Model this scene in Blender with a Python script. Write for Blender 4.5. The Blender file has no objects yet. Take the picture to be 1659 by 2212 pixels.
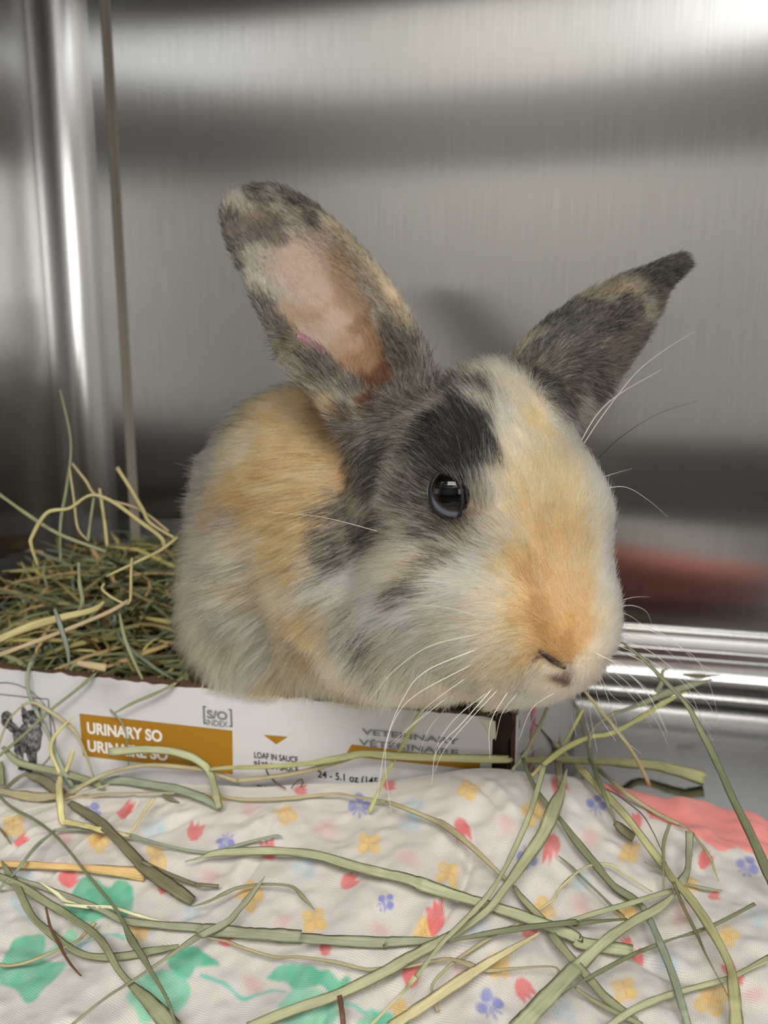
import bpy, bmesh, math, random
import numpy as np
from mathutils import Vector, kdtree
from mathutils.bvhtree import BVHTree

SC = bpy.context.scene
COL = SC.collection
rng = np.random.default_rng(7)
random.seed(7)

# ------------------------------------------------------------------ camera
W, H, F = 1659.0, 2212.0, 1750.0
CAM_Z, PITCH, YAW = 0.24, math.radians(10.5), math.radians(13.5)
cd = bpy.data.cameras.new('camera')
cam = bpy.data.objects.new('camera', cd)
COL.objects.link(cam)
cam.location = (0, 0, CAM_Z)
cam.rotation_euler = (math.pi / 2 - PITCH, 0, YAW)
cd.sensor_fit = 'VERTICAL'
cd.sensor_height = 24.0
cd.sensor_width = 24.0
cd.lens = 24.0 * F / H
cd.clip_start, cd.clip_end = 0.01, 50
cd.dof.use_dof = True
cd.dof.focus_distance = 0.285
cd.dof.aperture_fstop = 8.0
SC.camera = cam

# ------------------------------------------------------------------ light
world = bpy.data.worlds.new('room_light')
SC.world = world
world.use_nodes = True
bg = world.node_tree.nodes['Background']
bg.inputs[0].default_value = (1.0, 0.955, 0.90, 1)
bg.inputs[1].default_value = 0.47
def area(name, loc, aim, sx, sy, power, col=(1, 1, 1)):
    l = bpy.data.lights.new(name, 'AREA')
    l.shape = 'RECTANGLE'; l.size = sx; l.size_y = sy; l.energy = power; l.color = col
    o = bpy.data.objects.new(name, l); COL.objects.link(o)
    o.location = loc
    o.rotation_euler = (Vector(aim) - Vector(loc)).to_track_quat('-Z', 'Y').to_euler()
    return o
# ward ceiling tubes in front of the open cage, plus an added wall fill
area('ceiling_light_near', (0.10, -1.15, 1.80), (-0.03, 0.35, 0.1), 1.4, 0.7, 36, (1.0, 0.965, 0.91))
area('ward_wall_fill', (-0.2, -1.75, 1.95), (-0.2, -2.62, 0.55), 1.8, 0.3, 24, (1.0, 0.97, 0.93))  # added fill: brightens the ward wall for soft light from the front
area('ceiling_light_far', (0.85, -1.60, 1.42), (-0.05, 0.4, 0.15), 1.1, 0.35, 2.6, (0.96, 0.98, 1.0))
area('ward_window', (1.95, -1.30, 0.50), (0.0, 0.35, 0.15), 1.2, 1.0, 13, (1.0, 0.975, 0.94))
SC.cycles.max_bounces = 10; SC.cycles.glossy_bounces = 5; SC.cycles.transmission_bounces = 8; SC.cycles.diffuse_bounces = 4
SC.view_settings.view_transform = 'Standard'
SC.view_settings.look = 'None'
SC.view_settings.gamma = 1.0
SC.view_settings.use_curve_mapping = False
SC.view_settings.exposure = 0.12

# ------------------------------------------------------------------ helpers
C0 = np.array([0.0, 0.0, CAM_Z])
FW = np.array([-math.sin(YAW) * math.cos(PITCH), math.cos(YAW) * math.cos(PITCH), -math.sin(PITCH)])
RT = np.array([math.cos(YAW), math.sin(YAW), 0.0])
UP = np.cross(RT, FW)
def ray(px, py):
    return FW + RT * ((px - 829.5) / F) - UP * ((py - 1106.0) / F)
def at(px, py, d):
    return C0 + ray(px, py) * d
def at_y(px, py, y):
    r = ray(px, py); return C0 + r * (y / r[1])
def at_z(px, py, z):
    r = ray(px, py); return C0 + r * ((z - CAM_Z) / r[2])

def lin(c):
    c = np.asarray(c, float)
    if c.max() > 1.001: c = c / 255.0
    return np.where(c <= 0.04045, c / 12.92, ((c + 0.055) / 1.055) ** 2.4)
def rgba(c):
    return tuple(lin(c)) + (1.0,)

def mesh_obj(name, V, Fc, mat=None, parent=None, smooth=True):
    me = bpy.data.meshes.new(name)
    me.from_pydata([tuple(map(float, v)) for v in V], [], [tuple(int(i) for i in f) for f in Fc])
    me.update()
    if smooth: me.polygons.foreach_set('use_smooth', np.ones(len(me.polygons), bool))
    if mat: me.materials.append(mat)
    o = bpy.data.objects.new(name, me)
    COL.objects.link(o)
    if parent: o.parent = parent
    return o
def fast_mesh(name, V, Q, mat=None, parent=None, smooth=True):
    """quads as an (n,4) array"""
    me = bpy.data.meshes.new(name)
    V = np.asarray(V, np.float32); Q = np.asarray(Q, np.int32)
    me.vertices.add(len(V)); me.vertices.foreach_set('co', V.ravel())
    me.loops.add(Q.size); me.loops.foreach_set('vertex_index', Q.ravel())
    me.polygons.add(len(Q)); me.polygons.foreach_set('loop_start', np.arange(0, Q.size, Q.shape[1], dtype=np.int32))
    me.update(calc_edges=True); me.validate()
    if smooth: me.polygons.foreach_set('use_smooth', np.ones(len(me.polygons), bool))
    if mat: me.materials.append(mat)
    o = bpy.data.objects.new(name, me); COL.objects.link(o)
    if parent: o.parent = parent
    return o
def vcol(o, cols, name='col'):
    a = o.data.color_attributes.new(name, 'FLOAT_COLOR', 'POINT')
    c = np.ones((len(o.data.vertices), 4), np.float32); c[:, :3] = cols
    a.data.foreach_set('color', c.ravel())
def set_uv(o, uv):
    l = o.data.uv_layers.new(name='UVMap')
    vi = np.empty(len(o.data.loops), np.int32); o.data.loops.foreach_get('vertex_index', vi)
    l.data.foreach_set('uv', np.asarray(uv, np.float32)[vi].ravel())
def tag(o, label=None, cat=None, group=None, kind=None):
    if label: o['label'] = label
    if cat: o['category'] = cat
    if group: o['group'] = group
    if kind: o['kind'] = kind
    return o
def empty(name, loc=(0, 0, 0)):
    o = bpy.data.objects.new(name, None); COL.objects.link(o); o.location = loc; o.empty_display_size = .02
    return o
def grid_quads(n, m):
    i = np.arange(n * m).reshape(n, m)
    return np.stack([i[:-1, :-1], i[1:, :-1], i[1:, 1:], i[:-1, 1:]], -1).reshape(-1, 4)

def noise3(P, scale, seed=0):
    """trilinear value noise in [-1,1] on an (n,3) array"""
    q = np.asarray(P, float) / scale; i = np.floor(q).astype(np.int64); f = q - i; f = f * f * (3 - 2 * f)
    def h(a, b, c):
        n = (a * 374761393 + b * 668265263 + c * 2147483647 + seed * 974634777) & 0xFFFFFFFF
        n = ((n ^ (n >> 13)) * 1274126177) & 0xFFFFFFFF
        n = n ^ (n >> 16)
        return (n & 0xFFFF) / 32767.5 - 1
    r = 0
    for dx in (0, 1):
        for dy in (0, 1):
            for dz in (0, 1):
                w = (f[:, 0] if dx else 1 - f[:, 0]) * (f[:, 1] if dy else 1 - f[:, 1]) * (f[:, 2] if dz else 1 - f[:, 2])
                r = r + w * h(i[:, 0] + dx, i[:, 1] + dy, i[:, 2] + dz)
    return r
def noise2(x, y, scale, seed=0):
    P = np.stack([np.ravel(x), np.ravel(y), np.full(np.size(x), .37 * scale)], -1)
    return noise3(P, scale, seed).reshape(np.shape(x))
def catmull(P, n_per):
    P = np.asarray(P, float)
    if len(P) < 3:
        t = np.linspace(0, 1, max(4, n_per * (len(P) - 1) + 1))[:, None]; return P[0] * (1 - t) + P[-1] * t
    Q = np.vstack([2 * P[0] - P[1], P, 2 * P[-1] - P[-2]]); out = []
    for k in range(1, len(Q) - 2):
        p0, p1, p2, p3 = Q[k - 1:k + 3]
        t = np.linspace(0, 1, n_per, endpoint=False)[:, None]
        out.append(.5 * (2 * p1 + (p2 - p0) * t + (2 * p0 - 5 * p1 + 4 * p2 - p3) * t ** 2 + (3 * p1 - p0 - 3 * p2 + p3) * t ** 3))
    return np.vstack(out + [P[-1:]])

# ------------------------------------------------------------------ materials
def mat(name):
    m = bpy.data.materials.new(name); m.use_nodes = True
    nt = m.node_tree; b = nt.nodes['Principled BSDF']
    return m, nt, b, nt.links.new
def plain(name, col, rough=.6, metal=0, spec=.5):
    m, nt, b, L = mat(name)
    b.inputs['Base Color'].default_value = rgba(col); b.inputs['Roughness'].default_value = rough
    b.inputs['Metallic'].default_value = metal; b.inputs['Specular IOR Level'].default_value = spec
    return m
def node(nt, t, **kw):
    n = nt.nodes.new(t)
    for k, v in kw.items():
        if hasattr(n, k): setattr(n, k, v)
        else: n.inputs[k.replace('_', ' ')].default_value = v
    return n
def steel(name, base, rough, aniso, rot, grain=(900, 6, 1), bump=.02):
    m, nt, b, L = mat(name)
    b.inputs['Metallic'].default_value = 1.0
    b.inputs['Anisotropic'].default_value = aniso
    b.inputs['Anisotropic Rotation'].default_value = rot
    tc = node(nt, 'ShaderNodeTexCoord'); mp = node(nt, 'ShaderNodeMapping'); mp.inputs['Scale'].default_value = grain
    n1 = node(nt, 'ShaderNodeTexNoise'); n1.inputs['Scale'].default_value = 1.0; n1.inputs['Detail'].default_value = 4
    L(tc.outputs['UV'], mp.inputs['Vector']); L(mp.outputs[0], n1.inputs['Vector'])
    n2 = node(nt, 'ShaderNodeTexNoise'); n2.inputs['Scale'].default_value = 7; n2.inputs['Detail'].default_value = 3
    L(tc.outputs['UV'], n2.inputs['Vector'])
    r = node(nt, 'ShaderNodeMapRange'); r.inputs[1].default_value = .3; r.inputs[2].default_value = .7; r.inputs[3].default_value = base * .93; r.inputs[4].default_value = base * 1.06
    L(n1.outputs[0], r.inputs[0])
    cc = node(nt, 'ShaderNodeCombineColor'); L(r.outputs[0], cc.inputs[0]); L(r.outputs[0], cc.inputs[1])
    bl = node(nt, 'ShaderNodeMath', operation='MULTIPLY'); bl.inputs[1].default_value = .985; L(r.outputs[0], bl.inputs[0]); L(bl.outputs[0], cc.inputs[2])
    L(cc.outputs[0], b.inputs['Base Color'])
    rr = node(nt, 'ShaderNodeMapRange'); rr.inputs[3].default_value = rough - .012; rr.inputs[4].default_value = rough + .012
    L(n2.outputs[0], rr.inputs[0]); L(rr.outputs[0], b.inputs['Roughness'])
    bp = node(nt, 'ShaderNodeBump'); bp.inputs['Strength'].default_value = bump; bp.inputs['Distance'].default_value = .0005
    L(n1.outputs[0], bp.inputs['Height']); L(bp.outputs[0], b.inputs['Normal'])
    tg = node(nt, 'ShaderNodeTangent'); tg.direction_type = 'UV_MAP'; tg.uv_map = 'UVMap'
    L(tg.outputs[0], b.inputs['Tangent'])
    return m
M_WALL = steel('brushed_steel_wall', .52, .165, .95, 0.0, (650, 22, 1))
M_CORNER = steel('polished_steel_corner', .66, .22, .6, 0.0, (500, 5, 1))
M_FLOOR = steel('dull_steel_floor', .20, .15, .2, 0.0, (300, 300, 1))
M_CAULK = plain('grey_caulk', (150, 142, 128), .6)

# ------------------------------------------------------------------ the cage (setting)
def sweep(name, prof, axis, a0, a1, m, flip=False):
    """prof: list of 2-D points; axis 'x' sweeps (y,z) along x, axis 'z' sweeps (x,y) along z"""
    prof = np.asarray(prof, float); n = len(prof); V = []; UV = []
    d = np.r_[0, np.cumsum(np.linalg.norm(np.diff(prof, axis=0), axis=1))]
    for a in (a0, a1):
        for k, p in enumerate(prof):
            V.append((a, p[0], p[1]) if axis == 'x' else (p[0], p[1], a))
            UV.append((a, d[k]) if axis == 'x' else (d[k], a))
    Q = [(k, k + 1, n + k + 1, n + k) for k in range(n - 1)]
    if flip: Q = [q[::-1] for q in Q]
    o = mesh_obj(name, V, Q, m); set_uv(o, UV); return o
def arc(cx, cy, r, a0, a1, n=14):
    t = np.radians(np.linspace(a0, a1, n)); return [(cx + r * math.cos(x), cy + r * math.sin(x)) for x in t]
WY, LX, RX = 0.612, -0.414, 0.70
CR = 0.032
tag(sweep('wall_back', [(LX + CR, WY), (-.2, WY), (0, WY), (.2, WY), (RX, WY)], 'z', 0.046, .75, M_WALL), kind='structure')
tag(sweep('wall_left', [(LX, -.04), (LX, .2), (LX, .4), (LX, WY - CR)], 'z', 0.0, .75, M_WALL), kind='structure')
tag(sweep('wall_right', [(RX, WY), (RX, .3), (RX, -.04)], 'z', 0.0, .75, M_WALL), kind='structure')
tag(sweep('trim_1', arc(LX + CR, WY - CR, CR, 180, 90, 18), 'z', 0.0, .75, M_CORNER), kind='structure')
# ledge and cove where the back wall meets the floor
cove = [(WY, .0462)] + arc(WY - .004, .0405, .0058, 75, -35, 8) + arc(WY + .002, .030, .0035, 150, 215, 5) + [(WY - .0035, .0245)] + arc(WY - .004 - .0225, .0235, .0235, 0, -90, 12)
tag(sweep('trim_2', cove, 'x', LX, RX, M_CORNER, True), kind='structure')
fy = cove[-1][0]
fl = mesh_obj('floor', [(LX, -.04, 0), (RX, -.04, 0), (RX, fy, 0), (LX, fy, 0)], [(0, 1, 2, 3)], M_FLOOR); set_uv(fl, [(0, 0), (.83, 0), (.83, .6), (0, .6)])
tag(fl, kind='structure')
ce = mesh_obj('ceiling', [(LX, -.04, .75), (RX, -.04, .75), (RX, WY, .75), (LX, WY, .75)], [(3, 2, 1, 0)], M_WALL); set_uv(ce, [(0, 0), (.83, 0), (.83, .6), (0, .6)])
tag(ce, kind='structure')
# caulked seam strip on the back wall
V = []
for z in (0.046, .75):
    for dx, dy in ((-.0046, 0), (-.0040, -.0007), (-.0026, -.0009), (-.0018, -.0004), (.0016, -.0004), (.0026, -.0010), (.0040, -.0007), (.0046, 0)):
        V.append((-.3665 + dx, WY + dy, z))
tag(mesh_obj('trim_3', V, [(k, k + 1, 8 + k + 1, 8 + k) for k in range(7)], M_CAULK), kind='structure')
# ward floor below the cage, out of the picture but mirrored in the steel
def slab(name, z0, z1, y, col):
    tag(mesh_obj(name, [(-3, y, z0), (3, y, z0), (3, y, z1), (-3, y, z1)], [(3, 2, 1, 0)], plain(name + '_paint', col, .6)), kind='structure')
slab('wall_ward', -.8, 2.2, -2.62, (205, 203, 198))
slab('reflection_band_low', -.8, -.11, -2.60, (92, 90, 90))  # unseen dark band, added to darken the lower reflection in the steel
slab('reflection_band_high', 1.12, 1.42, -2.60, (120, 118, 116))  # unseen dark band, added for a stripe in the upper steel reflection
tag(mesh_obj('floor_ward', [(-3, -2.62, -.8), (3, -2.62, -.8), (3, .7, -.8), (-3, .7, -.8)], [(0, 1, 2, 3)], plain('ward_vinyl', (120, 112, 105), .5)), kind='structure')
# ------------------------------------------------------------------ the box
M_WHITE = plain('white_printed_board', (202, 201, 202), .42)
M_KRAFT = plain('brown_corrugated_board', (74, 52, 34), .85)
M_GOLD = plain('ochre_print', (158, 112, 14), .5)
M_GREYINK = plain('grey_print', (122, 122, 124), .5)
M_BLACKINK = plain('black_print', (28, 27, 28), .5)
M_WHITEINK = plain('white_print', (226, 222, 214), .5)
M_PINKINK = plain('pink_print', (222, 128, 134), .5)
BY = 0.332                                   # plane of the printed front
BX0, BX1 = -0.395, -0.031
box = empty('cardboard_box', (-.21, BY, 0))
tag(box, 'white printed cardboard tray with torn top edge holding the rabbit and hay', 'box')
def P_(o):                                    # parent without moving
    o.parent = box; o.matrix_parent_inverse = box.matrix_world.inverted(); return o
box.matrix_world = box.matrix_world
bpy.context.view_layer.update()
def panel(name, p0, p1, out, top, z0, mats, rag=.0012, thick=.0028, seed=1, n=150):
    """upright corrugated panel from p0 to p1 (xy); white liner outside, flutes and brown liner inside, ragged torn top"""
    p0, p1, out = np.array(p0), np.array(p1), np.array(out)
    t = np.linspace(0, 1, n); r = np.random.default_rng(seed)
    rough = np.convolve(r.normal(0, 1, n + 4), [.2, .3, .3, .2, .1], 'valid')[:n]
    rough2 = np.convolve(r.normal(0, 1, n + 8), np.ones(9) / 9, 'valid')[:n]
    layers = [('white_liner', 0.0, .0007, top - .0006 + rag * rough * .55, mats[0]),
              ('corrugated_core', .0007, thick - .0006, top + rag * (rough2 * 1.6 + r.normal(0, .35, n)) + .0005, mats[1]),
              ('brown_liner', thick - .0006, thick, top + .0006 + rag * rough2 * 1.6 + rag * r.normal(0, .5, n), mats[1])]
    obs = []
    for nm, d0, d1, zt, m in layers:
        V = []
        for k in range(n):
            xy = p0 + (p1 - p0) * t[k]
            a = xy - out * d0; b = xy - out * d1
            zk = zt[k] if np.ndim(zt) else zt
            V += [(a[0], a[1], z0), (a[0], a[1], zk), (b[0], b[1], zk), (b[0], b[1], z0)]
        Q = []
        for k in range(n - 1):
            a, b = 4 * k, 4 * k + 4
            for j in range(4):
                Q.append((a + j, a + (j + 1) % 4, b + (j + 1) % 4, b + j))
        Q += [(0, 3, 2, 1), (4 * n - 4, 4 * n - 3, 4 * n - 2, 4 * n - 1)]
        obs.append((nm, V, Q, m))
    base = mesh_obj(name, obs[0][1], obs[0][2], obs[0][3], None, False)
    P_(base)
    for nm, V, Q, m in obs[1:]:
        c = mesh_obj(nm, V, Q, m, None, False); c.parent = base; c.matrix_parent_inverse = base.matrix_world.inverted()
    bpy.context.view_layer.update()
    return base
front_top = .0882
fp = panel('front_panel', (BX0, BY), (BX1, BY), (0, -1), front_top, .001, (M_WHITE, M_KRAFT), seed=3, n=260)
tag(fp, 'white printed front panel with ragged torn top edge')
bp_ = panel('back_panel', (BX1 + .02, .566), (BX0, .566), (0, 1), .099, .001, (M_WHITE, M_KRAFT), seed=5)
lp = panel('side_panel', (BX0, .564), (BX0, BY + .002), (-1, 0), .09, .001, (M_WHITE, M_KRAFT), seed=6)
rp = panel('side_panel', (BX1 + .0105, BY + .003), (.006, .52), (.985, -.17), .0905, .001, (M_WHITE, M_KRAFT), seed=8, rag=.0018)
tag(rp, 'white side panel bent outward at the torn corner')
bt = mesh_obj('bottom_panel', [(BX0, BY + .004, .001), (-.01, BY + .004, .001), (.006, .565, .001), (BX0, .565, .001), (BX0, BY + .004, .004), (-.01, BY + .004, .004), (.006, .565, .004), (BX0, .565, .004)],
              [(0, 3, 2, 1), (4, 5, 6, 7), (0, 1, 5, 4), (1, 2, 6, 5), (2, 3, 7, 6), (3, 0, 4, 7)], M_KRAFT, None, False); P_(bt)
# torn corner: brown inner flap, ragged strips hanging in the open slit
V = []; Q = []
r_ = np.random.default_rng(4)
for k in range(26):
    z = .002 + .0865 * k / 25
    w = .0062 + .0008 * math.sin(k * 1.1) + r_.normal(0, .0004)
    jut = .0025 * math.exp(-((z - .0805) / .005) ** 2)
    V += [(BX1 - .0015, BY + .0055, z), (BX1 + w + jut, BY + .0035 + .001 * math.sin(k), z), (BX1 + w + .0026 + jut, BY + .0068, z), (BX1 + .002, BY + .010, z)]
for k in range(25):
    for j in range(4): Q.append((4 * k + j, 4 * k + (j + 1) % 4, 4 * k + 4 + (j + 1) % 4, 4 * k + 4 + j))
Q += [(3, 2, 1, 0), (100, 101, 102, 103)]
M_CORE = plain('dark_corrugated_core', (50, 33, 20), .9)
tag(P_(mesh_obj('torn_corner', V, Q, M_CORE, None, False)), 'brown torn corrugated corner strip')
# ragged white paper shred at the corner
P_(mesh_obj('paper_shred', [(BX1 - .006, BY - .0004, .0872), (BX1 + .0012, BY - .0010, .0868), (BX1 + .0016, BY - .0006, .079), (BX1 - .0002, BY - .0003, .0775), (BX1 - .003, BY - .0003, .083)], [(0, 4, 3, 2, 1)], plain('torn_paper', (206, 200, 184), .8), None, False))

# flat print on the front panel
YP = BY - .00025
def on_front(px, py):
    p = at_y(px, py, BY); return p[0], p[2]
def flat(name, pts, m, dy=0.0):
    V = [(x, YP - dy, z) for x, z in pts]; o = mesh_obj(name, V, [tuple(range(len(V)))], m, None, False)
    o.data.update(); return P_(o)
def px_flat(name, pix, m, dy=0): return flat(name, [on_front(*p) for p in pix], m, dy)
px_flat('ochre_band', [(172, 1541), (180, 1632), (503, 1672), (502, 1578)], M_GOLD)
px_flat('ochre_triangle', [(570, 1587), (597, 1607), (622, 1591)], M_GOLD)
px_flat('ochre_band', [(760, 1608), (746, 1632), (1037, 1663), (1037, 1642)], M_GOLD)
def text(s, p_bl, p_br, cap, m, bold=.0, dy=.0002, shear=0, space=1.0):
    """flat lettering: baseline from pixel p_bl to p_br, capital height in metres"""
    cu = bpy.data.curves.new('lettering', 'FONT'); cu.body = s; cu.size = 1.0; cu.offset = bold; cu.fill_mode = 'FRONT'; cu.shear = shear; cu.space_character = space
    o = bpy.data.objects.new('lettering', cu); COL.objects.link(o); cu.materials.append(m)
    bpy.context.view_layer.update()
    x0, z0 = on_front(*p_bl); x1, z1 = on_front(*p_br)
    bb = [Vector(c) for c in o.bound_box]; bx0 = min(c.x for c in bb); bx1 = max(c.x for c in bb)
    sx = (x1 - x0) / (bx1 - bx0)
    sy = cap / .729
    o.scale = (sx, sy, 1)
    o.rotation_euler = (math.pi / 2, 0, 0)
    o.location = (x0 - bx0 * sx, YP - dy, (z0 + z1) / 2)
    bpy.context.view_layer.update()
    me = bpy.data.meshes.new_from_object(o.evaluated_get(bpy.context.evaluated_depsgraph_get()))
    n = bpy.data.objects.new('lettering', me); COL.objects.link(n); n.matrix_world = o.matrix_world.copy()
    bpy.data.objects.remove(o); bpy.context.view_layer.update()
    P_(n); return n
text('URINARY SO', (190, 1583), (352, 1601), .0059, M_WHITEINK, .04)
text('URINAIRE SO', (191, 1621), (364, 1642), .0059, M_WHITEINK, .04)
text('S/O', (448, 1549.5), (492, 1554), .0041, M_GREYINK, .03)
text('INDEX', (447, 1565.5), (493, 1570), .0031, M_GREYINK, .006)
for xs in (((441, 1526), (441, 1563), 1), ((500, 1533), (500, 1570), -1)):
    (a, b, s) = xs; xa, za = on_front(*a); xb, zb = on_front(*b); xa = xb = (xa + xb) / 2; w = .0005; l = .0014 * s; zt, zb_ = za + .0003, zb
    for pts in ([(xa - w, zb_), (xa + w, zb_), (xa + w, zt), (xa - w, zt)], [(min(xa, xa + l), zt - .0006), (max(xa, xa + l), zt - .0006), (max(xa, xa + l), zt), (min(xa, xa + l), zt)],
                [(min(xa, xa + l), zb_), (max(xa, xa + l), zb_), (max(xa, xa + l), zb_ + .0006), (min(xa, xa + l), zb_ + .0006)]):
        flat('bracket_mark', pts, M_GREYINK)
text('LOAF IN SAUCE', (550, 1636), (644, 1646), .0031, M_BLACKINK, .012)
text('PÂTÉ EN SAUCE', (550, 1656.5), (645, 1666.5), .0031, M_BLACKINK, .012)
text('24 - 5.1 oz (145 g)', (687, 1680), (838, 1695), .0036, M_BLACKINK, .012)
text('TOTAL NET', (556, 1711), (655, 1721), .0036, M_BLACKINK, .03)
text('VETERINARY', (782, 1586), (992, 1606), .0028, M_GREYINK, .018)
text('VÉTÉRINAIRE', (775, 1610), (991, 1630), .0029, M_GREYINK, .018)
# thin line square and circle behind the cat picture
def strip(name, pts, w, m):
    pts = np.asarray(pts, float); V = []
    tg = np.gradient(pts, axis=0); tg /= np.linalg.norm(tg, axis=1)[:, None]; nr = np.stack([-tg[:, 1], tg[:, 0]], -1)
    a, b = pts + nr * w / 2, pts - nr * w / 2
    V = [(x, YP, z) for x, z in np.vstack([a, b])]; n = len(pts)
    return P_(mesh_obj(name, V, [(k, k + 1, n + k + 1, n + k) for k in range(n - 1)], m, None, False))
def cp(x, y): return (x / 5.027, 1460 + y / 5.027)
strip('thin_line', [on_front(*cp(x, y)) for x, y in ((-180, 180), (0, 197), (300, 230), (524, 251))], .0007, M_GREYINK)
strip('thin_line', [on_front(*cp(x, y)) for x, y in ((526, 251), (545, 460), (565, 700), (582, 880))], .0007, M_GREYINK)
cx_, cz_ = on_front(*cp(140, 560)); re_ = abs(on_front(*cp(600, 600))[0] - cx_)
strip('thin_circle', [(cx_ + re_ * math.cos(t), cz_ + re_ * .98 * math.sin(t)) for t in np.radians(np.linspace(135, -60, 60))], .0007, M_GREYINK)
# grey tabby cat picture: fine flat grid trimmed to the cat's outline, tones stored on the print
gx, gy = np.meshgrid(np.arange(0, 490, 3.4), np.arange(280, 1050, 3.4), indexing='ij')
def cap_(x0, y0, r0, x1, y1, r1):
    dx, dy = x1 - x0, y1 - y0; t = np.clip(((gx - x0) * dx + (gy - y0) * dy) / (dx * dx + dy * dy + 1e-9), 0, 1)
    return np.hypot(gx - x0 - t * dx, gy - y0 - t * dy) - (r0 + (r1 - r0) * t)
parts = {'head': cap_(345, 470, 102, 365, 505, 96), 'body': np.minimum(cap_(335, 620, 128, 340, 740, 110), cap_(230, 640, 88, 225, 790, 66)), 'leg': np.minimum(cap_(335, 780, 66, 362, 945, 40), cap_(205, 790, 52, 222, 910, 34)),
         'tail': np.minimum(cap_(75, 435, 58, 78, 490, 62), cap_(95, 520, 50, 185, 600, 44)), 'paw': np.minimum(cap_(215, 1000, 22, 260, 1010, 18), cap_(300, 1015, 22, 345, 1025, 16)),
         'ear': np.minimum(np.where(True, cap_(241, 296, 3, 268, 410, 40), 0), cap_(436, 330, 3, 412, 410, 38))}
sd = np.min(np.stack(list(parts.values())), 0)
nz = noise2(gx, gy, 22, 3) * 14
rip = .6 * np.sin((gy * .7 + .5 * np.abs(gx - 340) + 60 * noise2(gx, gy, 70, 5)) / 12.0) + 1.2 * noise2(gx * 1.6, gy, 17, 9)
tone = .20 + .15 * rip + .12 * noise2(gx, gy, 8, 12)
tone += .22 * np.exp(-((gx - 375) ** 2 + (gy - 650) ** 2) / 90 ** 2)
tone += .35 * np.exp(-((gx - 215) ** 2 + (gy - 900) ** 2) / 45 ** 2)
for ex, ey in ((300, 480), (392, 470)):
    tone = np.where(((gx - ex) / 24) ** 2 + ((gy - ey) / 13) ** 2 < 1, .55, tone)
    tone = np.where(((gx - ex) / 6) ** 2 + ((gy - ey) / 12) ** 2 < 1, .02, tone)
tone += .35 * np.exp(-((gx - 320) ** 2 + (gy - 540) ** 2) / 26 ** 2) + .3 * np.exp(-((gx - 385) ** 2 + (gy - 535) ** 2) / 24 ** 2)
tone = np.where(((gx - 350) / 16) ** 2 + ((gy - 515) / 9) ** 2 < 1, .12, tone)
tone = np.where(parts['paw'] < 2, .05, tone)
tone = np.where(np.abs(sd) < 8, tone * .6, tone)
keep = (sd + nz * .5) < 0
q = grid_quads(*gx.shape); kf = keep.ravel()
q = q[kf[q].all(1)]
XZ = np.array([on_front(*cp(a, b)) for a, b in zip(gx.ravel(), gy.ravel())])
uq, inv = np.unique(q, return_inverse=True)
VV = np.stack([XZ[uq, 0], np.full(len(uq), YP - .0001), XZ[uq, 1]], -1)
M_CAT, nt, b_, L = mat('tabby_print'); an = node(nt, 'ShaderNodeAttribute'); an.attribute_name = 'col'; L(an.outputs['Color'], b_.inputs['Base Color']); b_.inputs['Roughness'].default_value = .5
catp = fast_mesh('printed_cat_picture', VV, inv.reshape(-1, 4), M_CAT, None, False)
vcol(catp, np.clip(tone.ravel()[uq], .01, .8)[:, None] ** 1.6 * np.ones(3) * .9)
tag(P_(catp), 'black and white picture of a walking long-haired tabby cat')
# pink marks printed on the bent side panel
d_ = np.array([.006 - BX1 - .0105, .52 - BY - .003]); d_ /= np.linalg.norm(d_)
for k, (u, z, h) in enumerate(((.030, .073, .006), (.029, .064, .007), (.033, .057, .005), (.028, .048, .006), (.031, .040, .005))):
    b0 = np.array([BX1 + .0105, BY + .003]) + d_ * u; b1 = b0 + d_ * .012; o_ = np.array([.985, -.17]) * .0003
    V = [(b0[0] + o_[0], b0[1] + o_[1], z), (b1[0] + o_[0], b1[1] + o_[1], z + .001), (b1[0] + o_[0], b1[1] + o_[1], z + h), (b0[0] + o_[0], b0[1] + o_[1], z + h * .7)]
    P_(mesh_obj('pink_mark', V, [(0, 1, 2, 3)], M_PINKINK, None, False))
# ------------------------------------------------------------------ muslin blanket
zt = np.array([(-.42, .018), (-.2818, .022), (-.2407, .0305), (-.2018, .0361), (-.1648, .0399), (-.1411, .0426), (-.1068, .0487), (-.0741, .0545), (-.0573, .0598), (-.043, .0638), (-.0309, .066)])
crest = [(x, BY - .0030, z) for x, z in zt]
for px, py, z in ((1110, 1664, .0668), (1200, 1680, .060), (1300, 1705, .052), (1380, 1727, .047), (1450, 1735, .046), (1500, 1750, .043), (1560, 1752, .043), (1600, 1765, .041), (1659, 1790, .038), (1760, 1835, .034), (1900, 1890, .03)):
    crest.append(tuple(at_z(px, py, z)))
crest = np.array(crest)
NX, NR = 730, 350
bx = np.linspace(-.33, .19, NX)
yc = np.interp(bx, crest[:, 0], crest[:, 1]); zc = np.interp(bx, crest[:, 0], crest[:, 2])
ker = np.ones(15) / 15
zc_s = np.convolve(np.pad(zc, 7, 'edge'), ker, 'valid'); yc_s = np.convolve(np.pad(yc, 7, 'edge'), ker, 'valid')
drop = np.interp(bx, [-.03, -.015, .012], [.0016, .004, .034])
yend = yc_s + drop
s = np.linspace(0, 1, NR)
Xb = np.repeat(bx[:, None], NR, 1); Yb = .125 + (yend[:, None] - .125) * s[None, :]
d = np.clip((yc_s[:, None] - Yb) / .15, 0, 1.5)
zf = np.interp(bx, [-.33, -.2, -.08, .02, .1, .19], [.020, .026, .034, .036, .034, .03])
sm = np.clip(d, 0, 1); sm = sm * sm * (3 - 2 * sm)
Zb = zc_s[:, None] * (1 - sm) + zf[:, None] * sm
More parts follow.
